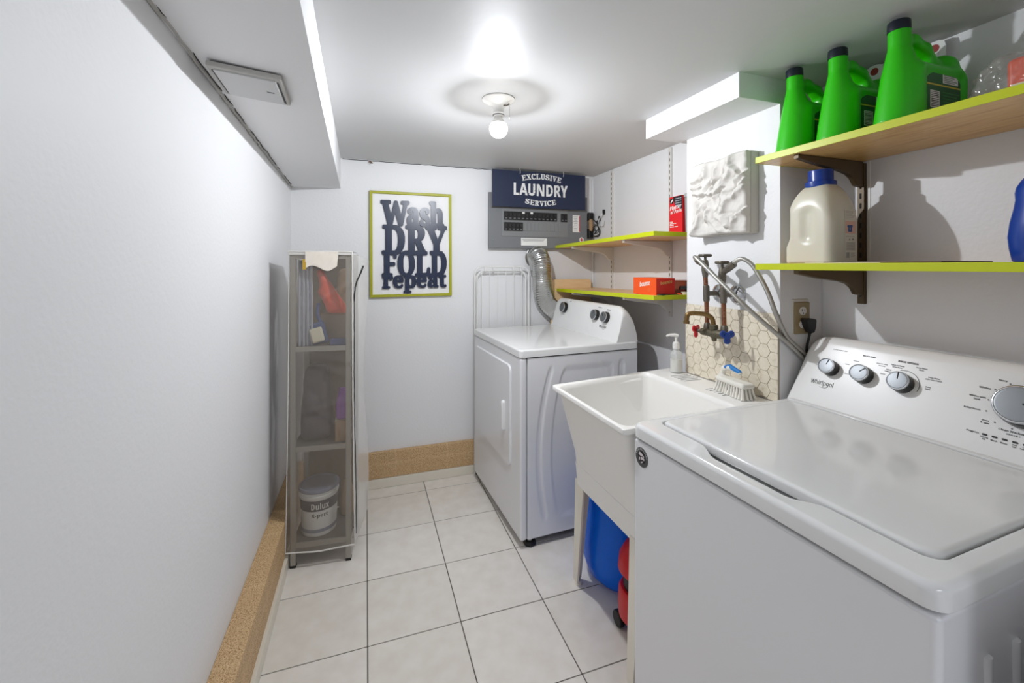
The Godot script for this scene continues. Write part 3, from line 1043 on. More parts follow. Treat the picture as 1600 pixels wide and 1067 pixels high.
	em.prism(PackedVector2Array([Vector2(-0.009, -0.002), Vector2(-0.005, -0.001), Vector2(-0.005, -0.009), Vector2(-0.008, -0.007)]), 0.0018, 0.0026)
	em.prism(rect2(-0.002, -0.015, 0.002, -0.011), 0.0018, 0.0026)
	em.prism(rect2(0.004, -0.013, 0.006, -0.009), 0.0018, 0.0026)
	put("badge_emblem", em, mat("badge_pink", "d9cfd2", 0.5), o).transform = bt
	var rt := MB.new()
	for i in 13:
		var a := PI / 2 + 1.35 - 2.7 * i / 12.0
		rt.xf = Transform3D(Basis(Vector3.BACK, a - PI / 2), Vector3(cos(a) * 0.0222, sin(a) * 0.0222, 0.0012))
		rt.box(Vector3.ZERO, Vector3(0.0012 + 0.0008 * (i % 2), 0.0048, 0.0008))
	put("badge_strokes", rt, M.caulk, o).transform = bt


func quad_ring(c: Array, y: float, r: float, dip := 0.0) -> Array:
	# c: four corners (x, z) in order round; rounded by r
	var o := []
	var n := 4
	for k in n:
		var a: Vector2 = c[(k + 3) % 4]; var b: Vector2 = c[k]; var d: Vector2 = c[(k + 1) % 4]
		var p := b + (a - b).normalized() * r; var q := b + (d - b).normalized() * r
		for i in 7:
			var s := i / 6.0
			var m := p.lerp(b, s).lerp(b.lerp(q, s), s)
			o.append(Vector3(m.x, y, m.y))
		var nx: Vector2 = c[(k + 1) % 4]; var nn: Vector2 = c[(k + 2) % 4]
		var e := nx + (b - nx).normalized() * r
		for i in range(1, 5):
			var m := q.lerp(e, i / 5.0)
			o.append(Vector3(m.x, y, m.y))
	return o


func inset4(c: Array, f: float, l: float, b: float, n: float) -> Array:
	# front, far, back, near insets of a quad given as [front far, front near, back near, back far]
	return [c[0] + Vector2(f, l), c[1] + Vector2(f, -n), c[2] + Vector2(-b, -n), c[3] + Vector2(-b, l)]


func sink() -> void:
	var o := thing("utility_sink", "white plastic utility sink on four tapered legs between dryer and washing machine", "sink", Vector3(0, 0, 0))
	var rim := [Vector2(0.690, -1.546), Vector2(0.694, -1.054), Vector2(1.328, -1.082), Vector2(1.328, -1.630)]
	var Y := 0.862
	var b := MB.new()
	var bot := [Vector2(0.778, -1.532), Vector2(0.778, -1.074), Vector2(1.300, -1.098), Vector2(1.300, -1.590)]
	b.loft([
		quad_ring(inset4(bot, 0.02, 0.02, 0.02, 0.02), 0.548, 0.03), quad_ring(bot, 0.556, 0.04), quad_ring(inset4(bot, -0.006, -0.002, 0.0, -0.002), 0.60, 0.045),
		quad_ring(inset4(rim, 0.020, 0.016, 0.010, 0.016), Y - 0.034, 0.035), quad_ring(inset4(rim, 0.016, 0.012, 0.008, 0.012), Y - 0.024, 0.03),
		quad_ring(inset4(rim, 0.001, 0.001, 0.0, 0.001), Y - 0.018, 0.014), quad_ring(rim, Y - 0.015, 0.014), quad_ring(rim, Y - 0.003, 0.014), quad_ring(inset4(rim, 0.003, 0.003, 0.003, 0.003), Y, 0.014),
		quad_ring(inset4(rim, 0.012, 0.016, 0.150, 0.016), Y, 0.045), quad_ring(inset4(rim, 0.016, 0.021, 0.155, 0.021), Y - 0.004, 0.05), quad_ring(inset4(rim, 0.022, 0.028, 0.162, 0.028), Y - 0.02, 0.055),
		quad_ring(inset4(bot, 0.016, 0.014, 0.125, 0.014), 0.60, 0.06), quad_ring(inset4(bot, 0.05, 0.05, 0.16, 0.05), 0.572, 0.06)])
	put("basin", b, M.tub, o, 50)
	# apron below the basin
	var ap := MB.new()
	ap.loft([quad_ring(inset4(bot, 0.004, 0.004, 0.004, 0.004), 0.475, 0.03), quad_ring(inset4(bot, -0.002, -0.001, -0.001, -0.001), 0.560, 0.035),
		quad_ring(inset4(bot, 0.006, 0.006, 0.006, 0.006), 0.560, 0.03), quad_ring(inset4(bot, 0.012, 0.012, 0.012, 0.012), 0.475, 0.03)], false, false, true, true)
	put("apron", ap, M.tub, o, 50)
	for q in [[0.817, -1.495, 0.845, -1.615], [0.812, -1.118, 0.802, -1.160], [1.262, -1.13, 1.26, -1.10], [1.262, -1.55, 1.26, -1.605]]:
		var g := MB.new()
		var rr := []
		for k in 2:
			var y: float = [0.012, 0.49][k]; var c := Vector2(q[2 - k * 2], q[3 - k * 2]); var s: float = [0.017, 0.033][k]
			rr.append([Vector3(c.x - s, y, c.y - s), Vector3(c.x + s, y, c.y - s), Vector3(c.x + s, y, c.y - s + 0.008), Vector3(c.x - s + 0.008, y, c.y - s + 0.008), Vector3(c.x - s + 0.008, y, c.y + s), Vector3(c.x - s, y, c.y + s)])
		g.loft(rr, true, true)
		var lg := put("leg", g, M.tub_leg, o, 20)
		put("foot", lt([[0, 0], [0.018, 0], [0.018, 0.006], [0.012, 0.014], [0, 0.014]], 14, Vector3(q[2] - 0.002, 0, q[3] - 0.002)), M.tub_leg, lg)
	# soap grooves in the back deck
	for k in 5:
		var z := -1.500 + k * 0.020
		put("groove", bx(Vector3(1.262, Y + 0.0004, z), Vector3(0.085, 0.0012, 0.003)), M.ink_light, o)
	for k in 5:
		var z := -1.300 + k * 0.020
		put("groove", bx(Vector3(1.240, Y + 0.0004, z), Vector3(0.050, 0.0012, 0.003)), M.ink_light, o)
	put("drain", lt([[0, 0.573], [0.04, 0.573], [0.045, 0.576], [0.04, 0.579], [0, 0.576]], 24, Vector3(0.99, 0, -1.30)), M.chrome, o)

	# what stands under the sink
	var bs := thing("basin", "round translucent blue plastic tub standing under the white utility sink", "tub", Vector3(1.055, 0, -1.60))
	put("bowl", lt([[0, 0.0], [0.10, 0.0], [0.13, 0.008], [0.158, 0.035], [0.172, 0.08], [0.180, 0.16], [0.188, 0.30], [0.192, 0.37], [0.200, 0.374], [0.200, 0.382], [0.188, 0.382], [0.184, 0.37], [0.176, 0.20], [0.168, 0.09], [0.150, 0.04], [0.10, 0.012], [0, 0.012]], 48), M.basin_blue, bs, 50)
	var rv := thing("canister", "red and black canister half hidden behind the sink's near front leg", "canister", Vector3(0.955, 0, -1.325))
	put("drum", lt([[0, 0.05], [0.075, 0.05], [0.088, 0.062], [0.09, 0.10], [0.088, 0.15], [0.080, 0.162], [0, 0.162]], 32), M.red_paint, rv)
	put("collar", lt([[0, 0.160], [0.070, 0.160], [0.070, 0.215], [0, 0.215]], 32), M.black, rv)
	put("head", lt([[0, 0.213], [0.078, 0.213], [0.090, 0.226], [0.086, 0.27], [0.065, 0.31], [0.03, 0.325], [0, 0.327]], 32), M.red_paint, rv)
	for q in [[-0.07, 0.05], [-0.07, -0.05], [0.07, 0.05], [0.07, -0.05]]:
		var wh := MB.new(); wh.cyl(Vector3(q[0] - 0.012, 0.028, q[1]), Vector3(q[0] + 0.012, 0.028, q[1]), 0.028, 18, 0.006)
		put("wheel", wh, M.black, rv)

	# soap pump on the deck
	var sp := thing("soap_dispenser", "clear pump bottle half full of white liquid soap on the sink's back deck", "soap dispenser", Vector3(1.285, Y, -1.548))
	sp.scale = Vector3.ONE * 1.12
	put("bottle", lt([[0, 0.001], [0.021, 0.001], [0.0235, 0.004], [0.0235, 0.070], [0.022, 0.078], [0.013, 0.087], [0.011, 0.090], [0.011, 0.096], [0.010, 0.096], [0.010, 0.089], [0.0205, 0.077], [0.0218, 0.07], [0.0218, 0.005], [0, 0.004]], 32), M.clear_bottle, sp, 50)
	put("soap", lt([[0, 0.0045], [0.0212, 0.0055], [0.0212, 0.052], [0, 0.052]], 28), M.soap_white, sp)
	var pm := put("pump", lt([[0, 0.094], [0.0135, 0.094], [0.0135, 0.112], [0.011, 0.118], [0.005, 0.121], [0.0045, 0.140], [0, 0.140]], 24), M.porcelain, sp)
	put("spout", tb([Vector3(0.006, 0.143, 0.004), Vector3(-0.004, 0.146, -0.002), Vector3(-0.022, 0.146, -0.012), Vector3(-0.032, 0.141, -0.018)], [0.007, 0.0075, 0.005, 0.0035], 10), M.porcelain, pm)
	put("dip_tube", tb([Vector3(0, 0.095, 0), Vector3(0.001, 0.01, 0.001)], 0.0028, 8), M.porcelain, pm)

	# scrubbing brush on the deck
	var br := thing("scrub_brush", "white scrubbing brush with blue grip and pale bristles on the sink deck", "brush", Vector3(1.262, Y, -1.213), -0.10)
	var bb := func(p: Vector3) -> float:
		var d := sd_rbox(p, Vector3(0, 0.047, 0), Vector3(0.026, 0.010, 0.072), 0.009)
		d = smax(d, -(0.028 - absf(p.x)) - 0.6 * (0.078 - absf(p.z)) + 0.004, 0.004)
		d = smin(d, sd_cap(p, Vector3(0, 0.05, -0.066), Vector3(0, 0.084, -0.050), 0.009, 0.009), 0.012)
		d = smin(d, sd_cap(p, Vector3(0, 0.084, -0.050), Vector3(0, 0.094, -0.02), 0.009, 0.009), 0.01)
		return smin(d, sd_cap(p, Vector3(0, 0.094, -0.02), Vector3(0, 0.084, 0.028), 0.0085, 0.0075), 0.01)
	put("handle", net(bb, Vector3(-0.034, 0.028, -0.088), Vector3(0.034, 0.112, 0.088), 0.003), M.bristle, br)
	var gr := func(p: Vector3) -> float: return minf(sd_cap(p, Vector3(0, 0.089, -0.040), Vector3(0, 0.0965, -0.02), 0.0095, 0.0098), sd_cap(p, Vector3(0, 0.0965, -0.02), Vector3(0, 0.087, 0.026), 0.0098, 0.0082))
	put("grip", net(gr, Vector3(-0.014, 0.074, -0.054), Vector3(0.014, 0.112, 0.042), 0.0025), mat("grip_blue", "1a78c2", 0.4), br)
	var rng := RandomNumberGenerator.new(); rng.seed = 4
	var tf := MB.new()
	for i in 4:
		for j in 11:
			var x := lerpf(-0.019, 0.019, i / 3.0); var z := lerpf(-0.062, 0.062, j / 10.0)
			tf.tube([Vector3(x, 0.040, z), Vector3(x * 1.15 + rng.randf_range(-0.001, 0.001), 0.02, z * 1.06), Vector3(x * 1.4 + rng.randf_range(-0.002, 0.002), 0.0005, z * 1.14 + rng.randf_range(-0.002, 0.002))], [0.0036, 0.0045, 0.0062], 6)
	put("bristles", tf, M.bristle, br).set_meta("kind", "stuff")


func back_wall_things() -> void:
	# framed cut-out lettering
	var fs := thing("framed_sign", "green framed sign with cut-out navy words Wash Dry Fold Repeat on the back wall", "wall sign", Vector3(0.267, 1.460, Z0))
	fs.rotation.z = 0.004
	var fr := MB.new()
	var a := []
	for q in [[0.0, 0.002], [0.0, 0.020], [0.002, 0.022], [0.014, 0.022], [0.016, 0.020], [0.016, 0.006]]:
		var r := []
		for p in [[-1, -1], [1, -1], [1, 1], [-1, 1]]: r.append(Vector3(p[0] * (0.246 - q[0]), p[1] * (0.320 - q[0]), q[1]))
		a.append(r)
	fr.loft(a, false, false, true, true)
	put("frame", fr, M.frame_lime, fs, 30)
	put("backing", bx(Vector3(0, 0, 0.006), Vector3(0.466, 0.614, 0.008)), M.white_board, fs)
	var f := font("Droid Serif")
	var wi := 0
	for q in [["W", -0.098, 0.189, 0.172, 0.156], ["ash", 0.085, 0.190, 0.232, 0.162], ["DRY", 0.022, 0.026, 0.390, 0.186], ["FOLD", 0.018, -0.118, 0.392, 0.162], ["repeat", 0.018, -0.236, 0.392, 0.130]]:
		var o := put("word", words(q[0], f, q[3] - 0.012, q[4] - 0.012, 0.009, 0.0, 0.0042 if q[0] == "repeat" else 0.006), M.navy, fs, 30)
		o.position = Vector3(q[1], q[2], 0.010 + 0.0012 * wi)
		wi += 1

	# breaker panel
	var pn := thing("breaker_panel", "grey electrical breaker panel with rows of black switches under the laundry sign", "electrical panel", Vector3(0, 0, Z0))
	put("box", bx(Vector3(1.108, 1.627, 0.014), Vector3(0.700, 0.345, 0.028), 0.002), M.panel_grey, pn)
	put("cover", bx(Vector3(1.108, 1.625, 0.034), Vector3(0.716, 0.364, 0.014), 0.004, 2), M.panel_grey, pn)
	put("dead_front", bx(Vector3(1.075, 1.618, 0.042), Vector3(0.475, 0.19, 0.004), 0.0015), M.panel_grey_light, pn)
	for k in 13: breaker(pn, 0.866 + k * 0.0292, 1.658, k in [4, 6])
	for k in 2: breaker(pn, 1.272 + k * 0.0235, 1.656, false, 0.022)
	for k in 5: breaker(pn, 0.866 + k * 0.0262, 1.587, false, 0.025)
	for k in 10: put("filler_plate", bx(Vector3(0.998 + k * 0.0285, 1.587, 0.0448), Vector3(0.0272, 0.052, 0.003), 0.0008), M.panel_grey_light, pn)
	put("circuit_label", bx(Vector3(1.066, 1.489, 0.0415), Vector3(0.186, 0.050, 0.001)), M.label_white, pn)
	for k in 3: put("print_line", bx(Vector3(1.06, 1.507 - k * 0.007, 0.0422), Vector3(0.165 - k * 0.01, 0.0022, 0.0006)), M.ink_light, pn)
	put("warning_label", bx(Vector3(1.380, 1.620, 0.0415), Vector3(0.056, 0.118, 0.001)), M.label_white, pn)
	put("warning_stripe", bx(Vector3(1.405, 1.620, 0.0422), Vector3(0.006, 0.110, 0.0006)), M.red_paint, pn)
	for k in 9: put("print_line", bx(Vector3(1.374, 1.668 - k * 0.0115, 0.0422), Vector3(0.032 - 0.006 * (k % 3), 0.002, 0.0006)), M.ink_light, pn)
	var rs := put("sticker", lt([[0, 0], [0.0175, 0], [0.0175, 0.0008], [0, 0.0008]], 28), M.label_white, pn); rs.transform = Transform3D(Basis(Vector3.RIGHT, PI / 2), Vector3(1.420, 1.510, 0.0412))
	var ry := MB.new(); ry.prism(PackedVector2Array([Vector2(0, -0.012), Vector2(0.011, 0.0), Vector2(0.003, 0.003), Vector2(0.004, 0.012), Vector2(-0.004, 0.012), Vector2(-0.003, 0.003), Vector2(-0.011, 0)]), 0, 0.0006)
	var ro := put("sticker_mark", ry, M.red_paint, pn); ro.position = Vector3(1.420, 1.510, 0.0422)
	for q in [[0.780, 1.497], [1.214, 1.456], [0.780, 1.78]]:
		var sc := put("screw", lt([[0, 0], [0.005, 0], [0.004, 0.002], [0, 0.003]], 12), M.chrome, pn); sc.transform = Transform3D(Basis(Vector3.RIGHT, PI / 2), Vector3(q[0], q[1], 0.041))

	# navy sign hung from the ceiling in front of it
	var sg := thing("laundry_sign", "navy board with white stencilled words Exclusive Laundry Service hung from the ceiling", "sign", Vector3(1.0935, 1.8285, -2.632))
	put("board", bx(Vector3.ZERO, Vector3(0.664, 0.236, 0.009), 0.0012), M.navy_board, sg)
	put("lettering", arched("EXCLUSIVE", font("Droid Serif"), 0.285, 0.034, 0.018, 0.0015, 0.0008), M.letter_white, sg).position = Vector3(0.008, 0.080, 0.0046)
	put("lettering", words("LAUNDRY", font("Droid Sans"), 0.383, 0.076, 0.0015, 0.0, 0.001), M.letter_white, sg).position = Vector3(0.004, 0.0, 0.0046)
	put("lettering", arched("SERVICE", font("Droid Serif"), 0.222, 0.032, -0.016, 0.0015, 0.0008), M.letter_white, sg).position = Vector3(0.0, -0.080, 0.0046)
	for x in [-0.145, 0.165]:
		put("hook", tb([Vector3(x, H - 1.8285, 0.004), Vector3(x, 0.122, 0.009), Vector3(x, 0.104, 0.0085), Vector3(x, 0.100, 0.005)], 0.0016, 6), M.white_wire, sg)
	# wear rubbed into the letters
	var rng := RandomNumberGenerator.new(); rng.seed = 8
	var wr := MB.new()
	for k in 60: wr.box(Vector3(rng.randf_range(-0.18, 0.19), rng.randf_range(-0.038, 0.038), 0.00655), Vector3(rng.randf_range(0.001, 0.005), rng.randf_range(0.001, 0.004), 0.001))
	put("wear", wr, M.navy_board, sg).set_meta("kind", "stuff")

	# cables bunched between panel and corner
	var jb := thing("cable_bundle", "tangle of dark cables and clamps at the right edge of the breaker panel", "cables", Vector3(1.497, 1.61, Z0))
	put("clamp", bx(Vector3(0.0, 0.065, 0.022), Vector3(0.040, 0.056, 0.040), 0.006, 2), M.black, jb)
	put("clamp", bx(Vector3(0.0, -0.055, 0.022), Vector3(0.038, 0.070, 0.040), 0.006, 2), M.black, jb)
	put("conduit", tb([Vector3(0.0, 0.045, 0.03), Vector3(0.004, 0.0, 0.035), Vector3(-0.002, -0.035, 0.03)], 0.017, 12), M.brown_bag, jb)
	for k in 5:
		var p := []
		for i in 26:
			var t := TAU * i / 25.0
			p.append(Vector3(0.020 + 0.012 * sin(t * 2 + k), -0.03 + sin(t) * (0.028 + 0.007 * k) + k * 0.002, 0.075 + cos(t) * (0.026 + 0.004 * k)))
		put("cable", tb(p, 0.0026, 6), [M.black, M.ink_light, M.white_wire, M.ink, M.black][k], jb)
	put("cable", tb(smooth_path([Vector3(0.0, 0.05, 0.045), Vector3(0.018, 0.02, 0.08), Vector3(0.024, -0.02, 0.10), Vector3(0.01, -0.06, 0.06), Vector3(0.0, -0.08, 0.03)]), 0.0035, 8), M.black, jb)
	var cl := thing("cable_clip", "two small black cable clips stuck on the right wall near the corner", "clip", Vector3(X1, 1.675, -2.585))
	put("clip", bx(Vector3(-0.008, 0.018, 0.028), Vector3(0.016, 0.034, 0.014), 0.003), M.black, cl)
	put("clip", bx(Vector3(-0.008, -0.020, -0.03), Vector3(0.016, 0.034, 0.012), 0.003), M.black, cl)
	put("wire", tb(smooth_path([Vector3(-0.012, 0.015, 0.028), Vector3(-0.02, -0.01, 0.01), Vector3(-0.015, -0.025, -0.02), Vector3(-0.018, -0.06, -0.03), Vector3(-0.012, -0.075, 0.02), Vector3(-0.010, -0.04, 0.035)]), 0.003, 8), M.white_wire, cl)

	# folded clothes rack behind the dryer
	var rk := thing("drying_rack", "folded white wire clothes drying rack standing upright behind the dryer", "drying rack", Vector3(0.838, 0, -2.668))
	for s in [[0.0, 0.184, 1.322, 0.012], [0.020, 0.166, 1.298, 0.0]]:
		var w: float = s[1]; var t: float = s[2]
		var p := [Vector3(-w, 0.008, s[3]), Vector3(-w, 1.0, s[3]), Vector3(-w, t - 0.055, s[3])]
		for i in 7: p.append(Vector3(-w + 0.05 - cos(PI / 2 * i / 6.0) * 0.05, t - 0.05 + sin(PI / 2 * i / 6.0) * 0.05, s[3]))
		for i in 7: p.append(Vector3(w - 0.05 + sin(PI / 2 * i / 6.0) * 0.05, t - 0.05 + cos(PI / 2 * i / 6.0) * 0.05, s[3]))
		p.append_array([Vector3(w, 1.0, s[3]), Vector3(w, 0.008, s[3])])
		put("frame", tb(p, 0.0055, 10), M.white_wire, rk)
	for k in 6: put("wire", tb([Vector3(-0.136 + k * 0.0545, 0.5, 0.002), Vector3(-0.136 + k * 0.0545, 1.295, 0.002)], 0.0024, 8), M.white_wire, rk)
	for x in [-0.115, -0.06, 0.075, 0.125]: put("joint", bx(Vector3(x, 1.311, 0.006), Vector3(0.009, 0.036, 0.018), 0.003), M.white_wire, rk)

	# foil duct
	var dt := thing("dryer_duct", "silver ribbed foil duct bending from the wall down behind the dryer", "duct", Vector3.ZERO)
	var path := smooth_path([Vector3(1.088, 1.395, -2.700), Vector3(1.088, 1.388, -2.652), Vector3(1.090, 1.345, -2.610), Vector3(1.094, 1.27, -2.605), Vector3(1.102, 1.185, -2.606), Vector3(1.146, 1.085, -2.612), Vector3(1.222, 1.015, -2.612), Vector3(1.262, 0.998, -2.612)], 10)
	var pts := []; var rad := []
	var fine := []
	for i in range(path.size() - 1):
		for k in 3: fine.append(path[i].lerp(path[i + 1], k / 3.0))
	for i in fine.size():
		pts.append(fine[i]); rad.append(0.0640 + 0.0018 * sin(i * 1.55) + (0.003 if i < 34 else 0.0))
	var hs := tb(pts, rad, 36)
	for i in hs.v.size():   # pressed flat between wall and dryer lower down
		var p := hs.v[i]
		hs.v[i].z = -2.712 + (p.z + 2.712) * lerpf(1.0, 0.42, smoothstep(1.24, 1.02, p.y))
	put("hose", hs, M.foil, dt, 50)
	var el := put("elbow", tb(smooth_path([Vector3(1.078, 1.392, -2.712), Vector3(1.070, 1.386, -2.672), Vector3(1.070, 1.345, -2.640), Vector3(1.074, 1.30, -2.634)], 6), 0.050, 24), M.foil_tape, dt, 60)
	put("collar", tb([Vector3(1.088, 1.385, -2.712), Vector3(1.088, 1.385, -2.690)], 0.071, 32), M.old_metal, dt)

	# board behind the dryer
	var bd := thing("wooden_board", "pale wooden board with rounded corners standing upright behind the dryer", "board", Vector3(1.338, 0, Z0))
	var bm := MB.new(); bm.prism(rect2(-0.152, 0.0, 0.152, 1.237, 0.018, 5), 0.039, 0.055, 0.003)
	put("board", bm, M.board_wood, bd)


func breaker(pn: Node, x: float, y: float, marked: bool, w := 0.0275) -> void:
	var b := put("breaker", bx(Vector3(x, y, 0.047), Vector3(w, 0.056, 0.010), 0.0015), M.black, pn)
	put("lever", bx(Vector3(x, y + 0.006, 0.0545), Vector3(w * 0.42, 0.018, 0.007), 0.0015), M.ink, b)
	put("rating", bx(Vector3(x, y - 0.017, 0.0523), Vector3(w * 0.5, 0.006, 0.0006)), M.ink_light, b)
	if marked: put("tag", bx(Vector3(x + 0.003, y + 0.021, 0.0525), Vector3(0.018, 0.013, 0.001)), M.label_white, b)


# slotted upright on the right wall
func standard(label: String, z: float, y0: float, y1: float, m: Material) -> void:
	var o := thing("shelf_standard", label, "shelf upright", Vector3(X1, 0, z), 0.0)
	var p := MB.new()
	p.prism(PackedVector2Array([Vector2(0, -0.010), Vector2(0, 0.010), Vector2(-0.012, 0.010), Vector2(-0.012, 0.0065), Vector2(-0.003, 0.0065), Vector2(-0.003, -0.0065), Vector2(-0.012, -0.0065), Vector2(-0.012, -0.010)]), 0, 1)
	var r := put("channel", p, m, o, 30)
	r.transform = Transform3D(Basis(Vector3(1, 0, 0), Vector3(0, 0, -1), Vector3(0, y1 - y0, 0)), Vector3(0, y0, 0))
	put("face", bx(Vector3(-0.0115, (y0 + y1) / 2, 0), Vector3(0.002, y1 - y0, 0.019)), m, o)
	var y := y0 + 0.03
	while y < y1 - 0.02:
		put("slot", bx(Vector3(-0.0128, y, 0), Vector3(0.0008, 0.017, 0.0055)), M.slot_grey if m == M.bracket_white else M.dark_gap, o)
		y += 0.032


func bracket(parent: Node, x: float, y: float, z: float, len: float, m: Material, w := 0.016) -> void:
	# underside of the board at y, wall end at x
	var p := MB.new()
	var k := len / 0.29
	p.prism(PackedVector2Array([Vector2(0, -0.001), Vector2(-0.286 * k, -0.001), Vector2(-0.286 * k, 0.010), Vector2(-0.292 * k, 0.010), Vector2(-0.291 * k, -0.012), Vector2(-0.20 * k, -0.026), Vector2(-0.10 * k, -0.037), Vector2(-0.066 * k, -0.045), Vector2(-0.045 * k, -0.058), Vector2(-0.030 * k, -0.078), Vector2(-0.012, -0.082), Vector2(0, -0.082)]), -w / 2, w / 2, 0.002)
	put("bracket", p, m, parent).position = Vector3(x, y, z)


func shelf(label: String, x0: float, z0: float, z1: float, y: float, th: float, br: Array, bm: Material, tilt := 0.0, topm: Material = null) -> Node3D:
	var o := thing("wall_shelf", label, "shelf", Vector3((x0 + X1) / 2, y, (z0 + z1) / 2))
	o.rotation.x = tilt
	var hx := (X1 - x0) / 2 - 0.001; var hz := (z1 - z0) / 2
	put("board", bx(Vector3(0.0015, -th / 2, 0), Vector3(hx * 2 - 0.003, th, hz * 2 - 0.006), 0.0006), M.shelf_wood, o)
	put("front_edge", bx(Vector3(-hx + 0.0015, -th / 2, 0), Vector3(0.003, th + 0.0008, hz * 2), 0.0008), M.lime, o)
	for s in [-1, 1]: put("end_edge", bx(Vector3(0.001, -th / 2, s * (hz - 0.0015)), Vector3(hx * 2 - 0.004, th + 0.0008, 0.003), 0.0008), M.lime, o)
	for z in br: bracket(o, hx - 0.010, -th - 0.0005, z - (z0 + z1) / 2, 0.285 if br.size() < 9 else 0.2, bm)
	return o


func far_shelves() -> void:
	standard("white slotted shelf upright nearest the far corner on the right wall", -2.454, 1.10, 1.955, M.bracket_white)
	standard("white slotted shelf upright behind the red plaster box", -1.885, 1.06, 1.955, M.bracket_white)
	shelf("lime edged wooden shelf holding the red plaster box", 1.222, -2.695, -1.620, 1.476, 0.020, [-2.454, -1.885], M.bracket_white, -0.016)
	shelf("lime edged wooden shelf holding the orange dryer sheet box", 1.222, -2.695, -1.620, 1.185, 0.020, [-2.454, -1.885], M.bracket_white, -0.018)

	var rb := thing("plaster_box", "red and black carton of plaster of paris on the upper far shelf", "box", Vector3(1.458, 1.4835, -1.725))
	put("carton", bx(Vector3(0, 0.0925, 0), Vector3(0.058, 0.185, 0.094), 0.001), M.red_box, rb)
	var t := Transform3D(Basis(Vector3(0, 0, 1), Vector3.UP, Vector3(-1, 0, 0)), Vector3(-0.0292, 0, 0))
	var bk := MB.new(); bk.prism(PackedVector2Array([Vector2(-0.018, 0.183), Vector2(0.046, 0.183), Vector2(0.046, 0.112), Vector2(-0.006, 0.145)]), 0, 0.0005)
	put("black_panel", bk, M.black, rb).transform = t
	var em := MB.new(); em.prism(rect2(-0.041, 0.150, -0.014, 0.178, 0.012, 4), 0, 0.0005)
	put("emblem", em, M.black, rb).transform = t
	var e2 := MB.new(); e2.prism(PackedVector2Array([Vector2(-0.036, 0.157), Vector2(-0.022, 0.172), Vector2(-0.018, 0.168), Vector2(-0.030, 0.154)]), 0.0005, 0.0009)
	put("emblem_mark", e2, M.label_white, rb).transform = t
	for q in [["Plaster", 0.002, 0.131, 0.080, 0.020], ["of Paris", 0.003, 0.110, 0.078, 0.018]]:
		print_on(rb, t * Transform3D(Basis(Vector3.BACK, 0.10), Vector3.ZERO), q[0], q[1] + 0.012, q[2], q[4], M.label_white, q[3], "Droid Sans", true, 0.25)
	for q in [[-0.030, 0.060, 0.022], [-0.018, 0.052, 0.044], [-0.026, 0.044, 0.030], [-0.010, 0.036, 0.060], [-0.031, 0.008, 0.022]]: fine_print(rb, t, q[0], q[1], q[2], 0.0050, M.label_white)
	for k in 4: fine_print(rb, t * Transform3D(Basis.IDENTITY, Vector3(0, 0, 0.0006)), 0.020, 0.172 - k * 0.011, 0.040, 0.005, M.cloth_grey)
	var gt := thing("plastic_tub", "grey translucent plastic tub beside the red plaster box", "tub", Vector3(1.462, 1.4845, -1.640))
	put("body", lt([[0, 0], [0.034, 0], [0.036, 0.004], [0.040, 0.170], [0, 0.170]], 28), mat("tub_grey", "9a9a9a", 0.4), gt)
	put("lid", lt([[0, 0.168], [0.043, 0.168], [0.043, 0.182], [0.040, 0.186], [0, 0.187]], 28), mat("lid_grey", "b4b4b4", 0.35), gt)

	var ob := thing("dryer_sheet_box", "bright orange box of dryer sheets on the lower far shelf", "box", Vector3(1.306, 1.1930, -1.732))
	put("carton", bx(Vector3(0, 0.0395, 0), Vector3(0.104, 0.079, 0.176), 0.001), M.orange_box, ob)
	put("end_panel", bx(Vector3(0, 0.0395, 0.0882), Vector3(0.1025, 0.077, 0.0006)), M.orange_box_side, ob)
	var ot := Transform3D(Basis(Vector3(0, 0, 1), Vector3.UP, Vector3(-1, 0, 0)), Vector3(-0.0522, 0, 0))
	print_on(ob, ot * Transform3D(Basis(Vector3.BACK, 0.14), Vector3.ZERO), "bounce", 0.012, 0.051, 0.024, M.label_white, 0.078, "Droid Sans", true, 0.2)
	var oe := Transform3D(Basis.IDENTITY, Vector3(0, 0, 0.0886))
	print_on(ob, oe * Transform3D(Basis(Vector3.BACK, 0.14), Vector3.ZERO), "bounce", 0.012, 0.059, 0.016, mat("faded_gold", "d0a25a", 0.5), 0.064, "Droid Sans", true, 0.2)
	var sn := MB.new()
	for k in 8:
		var a := TAU * k / 8
		sn.prism(PackedVector2Array([Vector2(cos(a - 0.2), sin(a - 0.2)) * 0.004, Vector2(cos(a), sin(a)) * 0.011, Vector2(cos(a + 0.2), sin(a + 0.2)) * 0.004]), 0, 0.0005)
	put("sun_mark", sn, M.faded_gold, ob).transform = ot * Transform3D(Basis.IDENTITY, Vector3(0.035, 0.022, 0))

	var wb := thing("brown_box", "small reddish brown box behind the orange box on the lower shelf", "box", Vector3(1.478, 1.1925, -1.715))
	put("case", bx(Vector3(0, 0.030, 0), Vector3(0.07, 0.060, 0.080), 0.004, 2), mat("brown_lacquer", "7a3a22", 0.35), wb)
	put("lid", bx(Vector3(0, 0.0625, 0), Vector3(0.072, 0.006, 0.082), 0.002), M.brown_lacquer, wb)
	var ps := thing("hand_tool", "black hand tool lying beside the orange box on the lower shelf", "tool", Vector3(1.440, 1.1930, -1.655), 0.15)
	var pt := MB.new()
	pt.prism(PackedVector2Array([Vector2(-0.05, 0), Vector2(0.05, 0), Vector2(0.052, 0.012), Vector2(0.03, 0.03), Vector2(-0.01, 0.042), Vector2(-0.045, 0.040), Vector2(-0.05, 0.025), Vector2(-0.01, 0.024), Vector2(0.01, 0.014), Vector2(-0.05, 0.010)]), -0.009, 0.009, 0.002)
	put("body", pt, M.black, ps)
	var sc := thing("scissors", "black scissors with orange tips lying at the shelf's near front corner", "scissors", Vector3(1.290, 1.1925, -1.634), 0.1)
